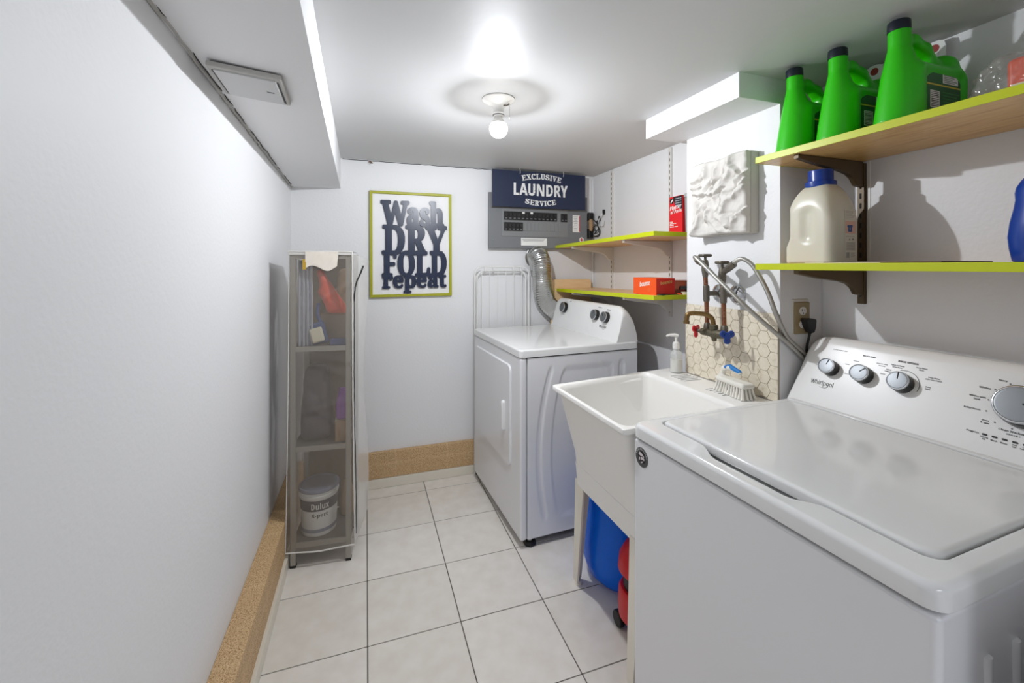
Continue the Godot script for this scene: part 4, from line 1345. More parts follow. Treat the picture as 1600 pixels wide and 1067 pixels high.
	put("blades", bx(Vector3(0.045, 0.004, 0), Vector3(0.075, 0.004, 0.012), 0.0015), M.black, sc)
	put("tip", bx(Vector3(0.09, 0.005, 0), Vector3(0.02, 0.008, 0.014), 0.003), M.orange_box, sc)
	for s in [-1, 1]:
		var hp := []
		for i in 16: hp.append(Vector3(-0.012 + cos(TAU * i / 16) * 0.022, 0.0045, s * 0.002 + sin(TAU * i / 16) * 0.008))
		put("handle", tb(hp, 0.004, 8, true), M.black, sc)
	var wc := thing("white_dish", "small cream dish at the near end of the lower far shelf", "dish", Vector3(1.410, 1.1935, -1.637))
	put("bowl", lt([[0, 0], [0.012, 0], [0.016, 0.006], [0.0175, 0.014], [0.016, 0.014], [0.014, 0.007], [0, 0.004]], 20), M.cream, wc)


func column_things() -> void:
	# hexagon tile splashback on the chase
	var sb := thing("tile_splashback", "splashback of cream hexagon tiles behind the sink taps", "tiles", Vector3(1.335, 0, 0))
	put("adhesive", bx(Vector3(-0.003, 1.013, -1.315), Vector3(0.006, 0.300, 0.446)), M.hex_grout, sb)
	var rng := RandomNumberGenerator.new(); rng.seed = 21
	var hx := 0.0463; var px := hx * 0.866
	var area := PackedVector2Array([Vector2(-1.5375, 0.864), Vector2(-1.0925, 0.864), Vector2(-1.0925, 1.163), Vector2(-1.5375, 1.163)])
	var t := Transform3D(Basis(Vector3(0, 0, 1), Vector3.UP, Vector3(-1, 0, 0)), Vector3(-0.006, 0, 0))
	for i in 13:
		for j in 8:
			var c := Vector2(-1.107 - i * px, 0.868 + j * hx + (hx / 2 if i % 2 else 0.0))
			var p := PackedVector2Array()
			for k in 6: p.append(c + Vector2(cos(TAU * k / 6), sin(TAU * k / 6)) * (hx / 1.732 - 0.0009))
			for q in Geometry2D.intersect_polygons(p, area):
				if absf(area_of(q)) < 2e-4: continue
				var m := MB.new(); m.prism(q, 0.0, 0.0025 + rng.randf_range(-0.0003, 0.0003), 0.0006)
				put("tile", m, M["hex_%d" % rng.randi_range(0, 2)], sb).transform = t

	# plaster relief
	var pl := thing("plaster_relief", "square white plaster wall relief of crumpled draped cloth", "wall relief", Vector3(1.335, 1.594, -1.312))
	var segs := [[0.30, 0.07, 0.29, 0.17, 1.0], [0.29, 0.17, 0.25, 0.26, 0.8], [0.50, 0.13, 0.47, 0.30, 0.9], [0.47, 0.30, 0.40, 0.43, 0.8], [0.76, 0.03, 0.72, 0.16, 1.3], [0.72, 0.16, 0.68, 0.25, 1.3], [0.68, 0.25, 0.53, 0.37, 1.4], [0.53, 0.37, 0.48, 0.49, 1.1],
		[0.99, 0.44, 0.80, 0.51, 1.3], [0.80, 0.51, 0.63, 0.53, 1.3], [0.63, 0.47, 0.66, 0.54, 1.0], [0.10, 0.42, 0.40, 0.44, 1.3], [0.40, 0.44, 0.60, 0.40, 1.0], [0.68, 0.56, 0.62, 0.68, 1.5], [0.62, 0.68, 0.52, 0.76, 1.3],
		[1.0, 0.72, 0.82, 0.79, 1.0], [0.82, 0.79, 0.60, 0.77, 0.8], [0.18, 0.72, 0.11, 0.84, 1.4], [0.11, 0.84, 0.03, 0.97, 1.2], [0.34, 0.68, 0.33, 0.78, 1.2], [0.79, 0.80, 0.81, 0.99, 1.1], [0.15, 0.55, 0.13, 0.68, 0.8], [0.50, 0.72, 0.68, 0.90, 0.9],
		[0.40, 0.80, 0.55, 0.98, 0.7], [0.05, 0.24, 0.24, 0.22, 0.9], [0.03, 0.33, 0.20, 0.34, 0.9], [0.84, 0.23, 0.78, 0.17, 0.9], [0.98, 0.28, 0.85, 0.33, 1.0], [0.99, 0.36, 0.90, 0.42, 1.1], [0.20, 0.46, 0.38, 0.30, 0.6], [0.35, 0.55, 0.22, 0.60, 0.6]]
	var nz := FastNoiseLite.new(); nz.seed = 6; nz.frequency = 2.2
	var front := func(u: float, v: float) -> Vector3:
		var p := Vector2(u + 0.025 * nz.get_noise_2d(u * 2, v * 2 + 9), 1.0 - v + 0.025 * nz.get_noise_2d(u * 2 + 5, v * 2))
		var h := 0.0
		for s in segs:
			var a := Vector2(s[0], s[1]); var d := Vector2(s[2], s[3]) - a
			var k := clampf((p - a).dot(d) / d.length_squared(), 0, 1)
			var off := p - a - d * k
			var side := off.dot(Vector2(-d.y, d.x).normalized())
			var dist := off.length()
			h += s[4] * (0.016 * exp(-pow(dist / (0.024 if side > 0 else 0.045), 1.6)) - 0.007 * exp(-pow((dist - 0.045) / 0.022, 2.0)) * (1.0 if side > 0 else 0.0))
		h += 0.006 * nz.get_noise_2d(u * 1.1, v * 1.1 + 3)
		var e := minf(minf(u, 1 - u), minf(v, 1 - v))
		h -= 0.008 * exp(-pow(e / 0.015, 2.0))
		return Vector3(-0.060 - clampf(h, -0.012, 0.016), (v - 0.5) * (0.292 + 0.006 * sin(u * 9.0)), (u - 0.5) * (0.272 + 0.010 * nz.get_noise_2d(v * 3.0, 1.0)))
	put("relief", sheet(76, 76, front, func(u, v): return Vector3(-0.028, (v - 0.5) * 0.288, (u - 0.5) * 0.268)), M.plaster, pl, 75)
	put("backing", bx(Vector3(-0.019, 0, 0.003), Vector3(0.038, 0.296, 0.272), 0.006, 2), M.plaster_side, pl)

	# supply pipes with stop valves
	for q in [["left", -1.349, 1.358, "copper supply pipe with stop valve on the left, feeding the red tap", 0], ["right", -1.264, 1.330, "copper supply pipe with stop valve on the right, feeding the blue tap", 1]]:
		var z: float = q[1]; var yv: float = q[2]
		var o := thing("supply_pipe", q[3], "pipe", Vector3(1.268, 0, z))
		put("pipe", tb([Vector3(0.0, 1.088, 0), Vector3(-0.001, 1.20, -0.003), Vector3(-0.002, yv - 0.06, -0.008)], 0.0085, 14), M.copper, o)
		put("tee", tb([Vector3(-0.001, 1.188, -0.003), Vector3(-0.001, 1.193, -0.003), Vector3(-0.001, 1.247, -0.004), Vector3(-0.001, 1.252, -0.004)], [0.010, 0.0118, 0.0118, 0.010], 16), M.old_metal, o)
		put("branch", tb([Vector3(0, 1.220, -0.003), Vector3(0.064, 1.220, -0.002)], 0.0095, 14), M.old_metal, o)
		put("rosette", tb([Vector3(0.066, 1.220, -0.002), Vector3(0.062, 1.220, -0.002), Vector3(0.055, 1.220, -0.002), Vector3(0.047, 1.220, -0.002)], [0.037, 0.037, 0.031, 0.011], 30), M.chrome, o, 60)
		var vb := put("valve_body", tb([Vector3(-0.002, yv - 0.075, -0.008), Vector3(-0.002, yv - 0.062, -0.008), Vector3(-0.002, yv - 0.045, -0.008), Vector3(-0.002, yv - 0.024, -0.008), Vector3(-0.002, yv - 0.006, -0.008)], [0.0095, 0.012, 0.0145, 0.0135, 0.010], 12), M.old_metal, o, 30)
		put("spindle", tb([Vector3(-0.002, yv - 0.008, -0.008), Vector3(-0.002, yv + 0.012, -0.008)], 0.005, 10), M.old_metal, vb)
		var hw := MB.new(); var rg := []
		for i in 24:
			var a := TAU * i / 24
			rg.append(Vector3(-0.002 + cos(a) * (0.019 + 0.0022 * cos(a * 5)), yv + 0.011, -0.008 + sin(a) * (0.019 + 0.0022 * cos(a * 5))))
		hw.tube(rg, 0.006, 8, true)
		for i in 4: hw.cyl(Vector3(-0.002, yv + 0.011, -0.008), Vector3(-0.002 + cos(i * PI / 2 + 0.4) * 0.018, yv + 0.011, -0.008 + sin(i * PI / 2 + 0.4) * 0.018), 0.003, 8)
		put("handwheel", hw, M.old_metal, o)
		var od := Vector3(-0.042, 0.018, 0.004) if q[4] == 0 else Vector3(-0.004, 0.020, 0.040)
		put("outlet", tb([Vector3(-0.002, yv - 0.028, -0.008), Vector3(-0.002, yv - 0.028, -0.008) + od * 0.55, Vector3(-0.002, yv - 0.028, -0.008) + od], [0.010, 0.0115, 0.0115], 12), M.old_metal, vb, 30)
	# braided hoses to the washing machine
	var h0 := thing("water_hose", "straight run of braided steel hose from the left stop valve down to the washing machine", "hose", Vector3.ZERO)
	put("braid", tb(smooth_path([Vector3(1.230, 1.347, -1.355), Vector3(1.205, 1.362, -1.345), Vector3(1.200, 1.335, -1.300), Vector3(1.222, 1.200, -1.140), Vector3(1.300, 1.112, -1.092), Vector3(1.350, 1.070, -1.0795), Vector3(1.420, 1.015, -1.0795), Vector3(1.518, 0.93, -1.0795)], 8), 0.0078, 14), M.steel_braid, h0)
	put("nut", tb([Vector3(1.236, 1.344, -1.356), Vector3(1.214, 1.358, -1.349)], 0.0125, 6), M.old_metal, h0, 20)
	put("ferrule", tb([Vector3(1.2025, 1.316, -1.277), Vector3(1.204, 1.303, -1.262)], 0.0092, 12), M.chrome, h0)
	var h1 := thing("water_hose", "arched braided steel hose from the right stop valve down to the washing machine", "hose", Vector3.ZERO)
	put("braid", tb(smooth_path([Vector3(1.263, 1.324, -1.232), Vector3(1.264, 1.346, -1.205), Vector3(1.270, 1.352, -1.180), Vector3(1.282, 1.325, -1.148), Vector3(1.296, 1.245, -1.108), Vector3(1.308, 1.165, -1.083), Vector3(1.350, 1.090, -1.0797), Vector3(1.42, 1.035, -1.0797), Vector3(1.518, 0.955, -1.0797)], 8), 0.0078, 14), M.steel_braid, h1)
	put("nut", tb([Vector3(1.262, 1.320, -1.238), Vector3(1.264, 1.336, -1.214)], 0.0125, 6), M.old_metal, h1, 20)

	# two-handled tap
	var fa := thing("faucet", "old brass laundry faucet with one red and one blue handle over the sink", "faucet", Vector3(1.250, 1.072, -1.305))
	put("body", tb([Vector3(0.0, 0, -0.055), Vector3(0.0, 0, -0.048), Vector3(0.0, 0, -0.010), Vector3(0.0, 0, 0.0), Vector3(0.0, 0, 0.035), Vector3(0.0, 0, 0.052), Vector3(0, 0, 0.062)], [0.011, 0.014, 0.0145, 0.017, 0.017, 0.014, 0.010], 16), M.dull_brass, fa, 35)
	put("riser", tb([Vector3(0, -0.028, 0.010), Vector3(0, -0.02, 0.010), Vector3(0, 0.0, 0.010), Vector3(-0.002, 0.016, 0.010), Vector3(-0.002, 0.018, 0.010), Vector3(-0.002, 0.030, 0.010), Vector3(-0.002, 0.034, 0.010)], [0.008, 0.010, 0.013, 0.014, 0.0165, 0.0165, 0.012], 12), M.dull_brass, fa, 30)
	for q in [[-0.044, 0.0], [0.041, 0.0]]:
		put("union", tb([Vector3(0.017, -0.004, q[0]), Vector3(0.018, 0.014, q[0]), Vector3(0.018, 0.026, q[0]), Vector3(0.018, 0.034, q[0])], [0.013, 0.0135, 0.0125, 0.0095], 8), M.old_metal, fa, 30)
	put("spout", tb(smooth_path([Vector3(-0.002, 0.030, 0.010), Vector3(-0.006, 0.056, 0.006), Vector3(-0.020, 0.070, -0.006), Vector3(-0.042, 0.074, -0.022), Vector3(-0.064, 0.074, -0.037), Vector3(-0.076, 0.066, -0.045), Vector3(-0.079, 0.040, -0.047)], 6), 0.0088, 14), M.brass, fa)
	put("aerator", tb([Vector3(-0.0789, 0.044, -0.0469), Vector3(-0.0791, 0.034, -0.0471)], 0.0115, 14), M.brass, fa)
	for q in [[-1.0, "red_paint", "red three-lobed handle"], [1.0, "blue_paint", "blue three-lobed handle"]]:
		var s: float = q[0]
		put("stem", tb([Vector3(0, 0, s * 0.055), Vector3(-0.004, 0, s * 0.072)], 0.007, 12), M.old_metal if s < 0 else M[q[1]], fa)
		var hm := MB.new()
		for k in 3:
			var a := PI / 2 + TAU * k / 3 + PI
			var loop := []
			for i in 14:
				var b := TAU * i / 14
				var c := Vector2(cos(a), sin(a)) * 0.0165 + Vector2(cos(b), sin(b)) * 0.009
				loop.append(Vector3(c.x, c.y, 0))
			hm.tube(loop, 0.0040, 8, true)
			var n := Vector2(cos(a + TAU / 3), sin(a + TAU / 3)) * 0.021
			var w := Vector2(cos(a), sin(a)) * 0.021
			hm.cyl(Vector3(w.x, w.y, 0), Vector3(n.x, n.y, 0), 0.0042, 8)
		hm.cyl(Vector3(0, 0, -0.006), Vector3(0, 0, 0.006), 0.011, 14, 0.002)
		var ho := put("handle", hm, M[q[1]], fa, 40, q[2])
		ho.position = Vector3(-0.006, 0, s * 0.078)
		ho.rotation.y = -0.35 * s

	# outlet on the chase's side
	var ou := thing("power_outlet", "brown double power outlet beside the chase above the washing machine", "outlet", Vector3(1.428, 1.153, -1.090))
	var fp := MB.new(); fp.prism(rect2(-0.040, -0.062, 0.036, 0.060, 0.004, 3), 0, 0.004, 0.0015)
	put("surround", fp, M.ivory, ou)
	var pp := MB.new(); pp.prism(rect2(-0.035, -0.060, 0.035, 0.050, 0.003, 3), 0.004, 0.009, 0.002)
	put("plate", pp, M.outlet_plate, ou)
	for y in [0.020, -0.026]:
		var rc := put("socket", lt([[0, 0], [0.0165, 0], [0.0165, 0.0018], [0.015, 0.0024], [0, 0.0024]], 24, Vector3.ZERO, 1.0, 0.85), M.ivory, ou)
		rc.transform = Transform3D(Basis(Vector3.RIGHT, PI / 2), Vector3(0, y, 0.009))
		for x in [-0.006, 0.006]: put("slit", bx(Vector3(x, 0.0026, -0.003), Vector3(0.002, 0.001, 0.008)), M.black, rc)
		put("earth_hole", lt([[0, 0.002], [0.0024, 0.002], [0.0024, 0.0030], [0, 0.0030]], 10, Vector3(0, 0, 0.008)), M.black, rc)
	var pg := thing("power_lead", "black plug and cord hanging from the lower socket of the brown outlet", "power lead", Vector3(1.436, 1.127, -1.0785))
	var pb := MB.new(); pb.prism(PackedVector2Array([Vector2(-0.022, 0.018), Vector2(-0.018, 0.021), Vector2(0.020, 0.020), Vector2(0.024, 0.016), Vector2(0.021, -0.010), Vector2(0.014, -0.026), Vector2(0.004, -0.028), Vector2(-0.010, -0.010)]), 0.0005, 0.026, 0.004)
	put("plug", pb, M.black, pg)
	put("cord", tb(smooth_path([Vector3(0.010, -0.020, 0.011), Vector3(0.010, -0.046, 0.006), Vector3(0.012, -0.09, -0.003), Vector3(0.026, -0.16, -0.006), Vector3(0.070, -0.30, -0.006), Vector3(0.086, -0.6, -0.006)]), [0.006, 0.006, 0.0056, 0.005, 0.0045, 0.004, 0.004, 0.004, 0.004, 0.004, 0.004, 0.004, 0.004, 0.004, 0.004, 0.004, 0.004, 0.004, 0.004, 0.004, 0.004, 0.004, 0.004, 0.004, 0.004, 0.004, 0.004, 0.004, 0.004, 0.004, 0.004], 10), M.cord_black, pg)


func area_of(p: PackedVector2Array) -> float:
	var s := 0.0
	for i in p.size(): s += p[i].cross(p[(i + 1) % p.size()])
	return s / 2


func near_shelves() -> void:
	standard("brown slotted shelf upright on the right wall beside the clear jug", -0.957, 1.205, 1.66, M.bracket_brown)
	standard("brown slotted shelf upright at the right edge of the picture", -0.470, 1.205, 1.66, M.bracket_brown)
	var st := thing("paint_strip", "raw white strip of unpainted wall edge beside the brown shelf upright", "strip", Vector3(X1, 1.44, -0.940))
	put("strip", bx(Vector3(-0.001, 0, 0), Vector3(0.003, 0.46, 0.010), 0.001), M.label_white, st)
	shelf("lime edged wooden shelf carrying the three green jugs", 1.222, -1.089, -0.292, 1.687, 0.0195, [-0.957, -0.470], M.bracket_brown)
	shelf("lime edged wooden shelf at eye level carrying the clear jug", 1.222, -1.089, -0.292, 1.3355, 0.0195, [-0.957, -0.470], M.bracket_brown)

	# green jugs: one built, two copied
	var body := func(p: Vector3) -> float:
		# bullet shaped front running up into the neck, upright back
		var k := clampf(p.y / 0.195, 0.0, 1.0)
		var r := 0.0232 + 0.0258 * pow(1.0 - pow(k, 1.8), 0.9)
		var cx := lerpf(-0.133, -0.1005, k) + r
		var d := (Vector2(p.x - cx, p.z).length() - r) * 0.85
		d = smax(d, p.y - 0.247, 0.002)
		d = smin(d, sd_rbox(p, Vector3(0.020, 0.078, 0), Vector3(0.114, 0.082, 0.049), 0.040), 0.012)
		# handle from neck to back
		d = smin(d, sd_cap(p, Vector3(-0.070, 0.207, 0), Vector3(-0.030, 0.220, 0), 0.016, 0.016), 0.012)
		d = smin(d, sd_cap(p, Vector3(-0.030, 0.220, 0), Vector3(0.012, 0.204, 0), 0.016, 0.017), 0.010)
		d = smin(d, sd_cap(p, Vector3(0.012, 0.204, 0), Vector3(0.042, 0.165, 0), 0.017, 0.022), 0.012)
		d = smin(d, sd_cap(p, Vector3(0.078, 0.110, 0), Vector3(0.090, 0.164, 0), 0.047, 0.036), 0.016)
		# finger hole and label hollows
		d = smax(d, -sd_cap(Vector3(p.x, p.y, 0), Vector3(-0.036, 0.186, 0), Vector3(0.004, 0.170, 0), 0.0165, 0.014), 0.008)
		var hollow := sd_rbox(Vector3(p.x, p.y, absf(p.z)), Vector3(0.020, 0.030, 0.077), Vector3(0.096, 0.122, 0.036), 0.035)
		return smax(smax(d, -hollow, 0.008), -p.y, 0.004)
	var gm := net(body, Vector3(-0.147, -0.010, -0.080), Vector3(0.147, 0.262, 0.080), 0.0045)
	var lab := Image.create(256, 256, false, Image.FORMAT_RGB8)
	lab.fill(Color("0b5a1e"))
	lab.fill_rect(Rect2i(0, 74, 256, 8), Color("d9c23a"))
	lab.fill_rect(Rect2i(120, 12, 100, 52), Color("e6e6e2"))
	for k in 5: lab.fill_rect(Rect2i(128, 18 + k * 9, 84 - 14 * (k % 3), 4), Color("55705a"))
	lab.fill_rect(Rect2i(40, 110, 60, 90), Color("e6e6e2"))
	for k in 9: lab.fill_rect(Rect2i(46, 116 + k * 9, 48, 3 + k % 3), Color("333333"))
	for k in 6: lab.fill_rect(Rect2i(120, 110 + k * 16, 110 - 18 * (k % 2), 5), Color("2f8a3c"))
	var lm := StandardMaterial3D.new(); lm.albedo_texture = ImageTexture.create_from_image(lab); lm.roughness = 0.4
	var j0 := thing("detergent_jug", "nearest of three green detergent jugs, standing beside the clear plastic bag", "jug", Vector3(1.364, 1.6875, -0.718), 0.0, "green detergent jugs on the upper shelf")
	put("body", gm, M.jug_green, j0)
	put("cap", lt([[0, 0.236], [0.0235, 0.236], [0.0240, 0.240], [0.0235, 0.259], [0.021, 0.262], [0, 0.262]], 32, Vector3(-0.079, 0, 0)), M.cap_navy, j0)
	var arch := PackedVector2Array([Vector2(-0.060, 0.010), Vector2(0.100, 0.010), Vector2(0.100, 0.085)])
	for i in range(1, 9): arch.append(Vector2(0.020 + 0.080 * cos(PI * i / 9.0), 0.085 + 0.048 * sin(PI * i / 9.0)))
	arch.append(Vector2(-0.060, 0.085))
	for s in [1.0, -1.0]:
		var lo := put("label", flat(arch), lm, j0); lo.position = Vector3(0.0 if s > 0 else 0.04, 0, s * 0.0417); lo.rotation.y = 0.0 if s > 0 else PI
	var tg := MB.new(); tg.prism(PackedVector2Array([Vector2(-0.022, -0.070), Vector2(0.022, -0.070), Vector2(0.026, 0.0), Vector2(0.022, 0.016), Vector2(0.010, 0.022), Vector2(-0.010, 0.022), Vector2(-0.022, 0.016), Vector2(-0.026, 0.0)]), -0.0008, 0.0008)
	var to := put("tag", tg, M.label_white, j0); to.transform = Transform3D(Basis(Vector3(0, 0, 1), Vector3.UP, Vector3(-1, 0, 0)), Vector3(0.148, 0.248, -0.042))
	put("tag_dot", lt([[0, -0.0012], [0.0115, -0.0012], [0.0115, 0.0012], [0, 0.0012]], 24), M.red_dot, to).transform = Transform3D(Basis(Vector3.RIGHT, PI / 2), Vector3(0, 0.002, 0))
	for q in [[-0.868, "middle one of three green detergent jugs on the upper shelf"], [-1.000, "farthest of three green detergent jugs, beside the pipe chase"]]:
		var r: Node3D = j0.duplicate()
		r.name = numbered("detergent_jug"); add_child(r)
		r.position.z = q[0]
		r.set_meta("label", q[1])

	# clear bag with an orange packet at the right edge
	var cb := thing("plastic_bag", "crumpled clear plastic bag holding an orange packet beside the green jugs", "bag", Vector3(1.40, 1.6875, -0.530))
	var nz := FastNoiseLite.new(); nz.seed = 12; nz.frequency = 14.0
	var bagf := func(p: Vector3) -> float: return sd_rbox(p, Vector3(0, 0.055, 0), Vector3(0.075, 0.055, 0.115), 0.03) + nz.get_noise_3dv(p) * 0.020 + nz.get_noise_3dv(p * 2.3) * 0.008 + maxf(0.0, (-p.z - 0.02) * 0.35)
	put("film", net(bagf, Vector3(-0.10, 0.003, -0.14), Vector3(0.10, 0.13, 0.14), 0.007), M.clear_bag, cb)
	var ok := put("packet", bx(Vector3(0.0, 0.056, 0.035), Vector3(0.09, 0.090, 0.12), 0.012, 2), mat("packet_orange", "d9480f", 0.35), cb)
	put("packet_stripe", bx(Vector3(-0.0455, 0.035, 0.035), Vector3(0.001, 0.014, 0.10)), M.cream, ok)

	# clear jug with blue cap; its wide side faces the room
	var cj := thing("clear_jug", "large milky clear detergent jug with blue cap on the eye level shelf", "jug", Vector3(1.360, 1.336, -0.9705))
	var jf := func(p: Vector3) -> float:
		var d := sd_rbox(p, Vector3(0, 0.125, 0), Vector3(0.065, 0.145, 0.0775), 0.026)
		# domed shoulder, then the neck
		var top := 0.252 - 0.082 * pow(absf(p.z) / 0.0775, 3.2) - 0.050 * pow(absf(p.x) / 0.065, 2.4)
		d = smax(d, (p.y - top) * 0.66, 0.020)
		d = smin(d, sd_cap(p, Vector3(0, 0.21, 0), Vector3(0, 0.255, 0), 0.034, 0.033), 0.012)
		# hand hollow on the far side, grip on the face, shallow panel on the near side
		d = smax(d, -sd_cap(Vector3(0, p.y, p.z), Vector3(0, 0.090, -0.092), Vector3(0, 0.150, -0.092), 0.034, 0.034), 0.014)
		d = smax(d, -sd_cap(p, Vector3(-0.084, 0.085, 0.004), Vector3(-0.084, 0.150, 0.004), 0.026, 0.026), 0.012)
		return smax(d, -p.y, 0.006)
	put("body", net(jf, Vector3(-0.077, -0.010, -0.090), Vector3(0.077, 0.268, 0.090), 0.004), M.milk_plastic, cj)
	put("cap", lt([[0, 0.238], [0.0405, 0.238], [0.0415, 0.241], [0.0415, 0.255], [0.040, 0.257], [0.034, 0.258], [0.0335, 0.288], [0.034, 0.292], [0, 0.292]], 40), M.cap_blue, cj, 35)
	var jl := Image.create(96, 288, false, Image.FORMAT_RGB8)
	jl.fill(Color("dbd6c6"))
	for k in 6: jl.fill_rect(Rect2i(6, 8 + k * 9, 78 - 10 * (k % 3), 3), Color("a8a294"))
	jl.fill_rect(Rect2i(6, 66, 84, 72), Color("e0b3a0"))
	for q in [[24, 88, 40, 14], [28, 100, 32, 28], [22, 92, 44, 8]]: jl.fill_rect(Rect2i(q[0], q[1], q[2], q[3]), Color("2b4f93"))
	jl.fill_rect(Rect2i(43, 104, 3, 14), Color("dbd6c6"))
	for k in 5: jl.fill_rect(Rect2i(14 + k * 14, 150, 8, 8), Color("b0aa9c"))
	jl.fill_rect(Rect2i(36, 168, 8, 10), Color("76716a")); jl.fill_rect(Rect2i(62, 166, 12, 10), Color("76716a"))
	for k in 8: jl.fill_rect(Rect2i(14, 188 + k * 6, 72, 3), Color("8d887d"))
	for k in 9: jl.fill_rect(Rect2i(14 + k * 3, 246, 1 + k % 2, 32), Color("555048"))
	for k in 4: jl.fill_rect(Rect2i(50, 248 + k * 7, 36 - 6 * (k % 2), 3), Color("a09a8d"))
	var jm := StandardMaterial3D.new(); jm.albedo_texture = ImageTexture.create_from_image(jl); jm.roughness = 0.45
	var jq := QuadMesh.new(); jq.size = Vector2(0.050, 0.150)
	var jo := put("label", jq, jm, cj); jo.position = Vector3(0.016, 0.086, 0.0780)
	var pb := thing("purple_bottle", "purple bottle mostly hidden between the clear jug and the pipe chase", "bottle", Vector3(1.475, 1.336, -1.050))
	put("body", lt([[0, 0], [0.026, 0], [0.030, 0.004], [0.030, 0.13], [0.022, 0.15], [0.012, 0.16], [0, 0.16]], 24), M.purple, pb)
	put("cap", lt([[0, 0.158], [0.014, 0.158], [0.014, 0.18], [0, 0.181]], 20), M.label_white, pb)

	var fb := thing("thin_panel", "thin brown board lying flat on the eye level shelf", "board", Vector3(1.36, 1.336, -0.78))
	put("sheet", bx(Vector3(-0.01, 0.0022, 0.03), Vector3(0.20, 0.0036, 0.27), 0.001), M.bracket_brown, fb)
	put("paper", bx(Vector3(-0.045, 0.001, -0.06), Vector3(0.13, 0.0018, 0.20)), M.cream, fb)

	# blue bottle, cut by the frame's edge
	var bb := thing("blue_bottle", "glossy blue bottle with yellow cap at the right edge on the eye level shelf", "bottle", Vector3(1.350, 1.336, -0.488))
	var rings := []
	for q in [[0.0, 0.050, 0.030], [0.003, 0.053, 0.033], [0.03, 0.058, 0.036], [0.055, 0.060, 0.037], [0.085, 0.057, 0.036], [0.115, 0.051, 0.033], [0.135, 0.048, 0.032], [0.150, 0.049, 0.031], [0.162, 0.047, 0.030], [0.175, 0.040, 0.027], [0.188, 0.030, 0.022], [0.196, 0.024, 0.020], [0.204, 0.022, 0.020]]:
		var r := []
		for k in 36:
			var a := TAU * k / 36
			r.append(Vector3(cos(a) * q[2], q[0], sin(a) * q[1]))
		rings.append(r)
	var bm := MB.new(); bm.loft(rings)
	put("body", bm, M.bottle_blue, bb, 60)
	put("cap", lt([[0, 0.202], [0.024, 0.202], [0.024, 0.218], [0.014, 0.224], [0.013, 0.240], [0, 0.241]], 28), M.yellow, bb)
	var sw := MB.new()
	sw.prism(PackedVector2Array([Vector2(-0.036, 0.03), Vector2(0.036, 0.03), Vector2(0.036, 0.11), Vector2(0.0, 0.125), Vector2(-0.030, 0.10)]), 0.0, 0.002)
	put("label", sw, mat("label_teal", "5fb6c0", 0.4), bb).transform = Transform3D(Basis(Vector3(0, 0, 1), Vector3.UP, Vector3(-1, 0, 0)), Vector3(-0.0362, 0, 0.016))


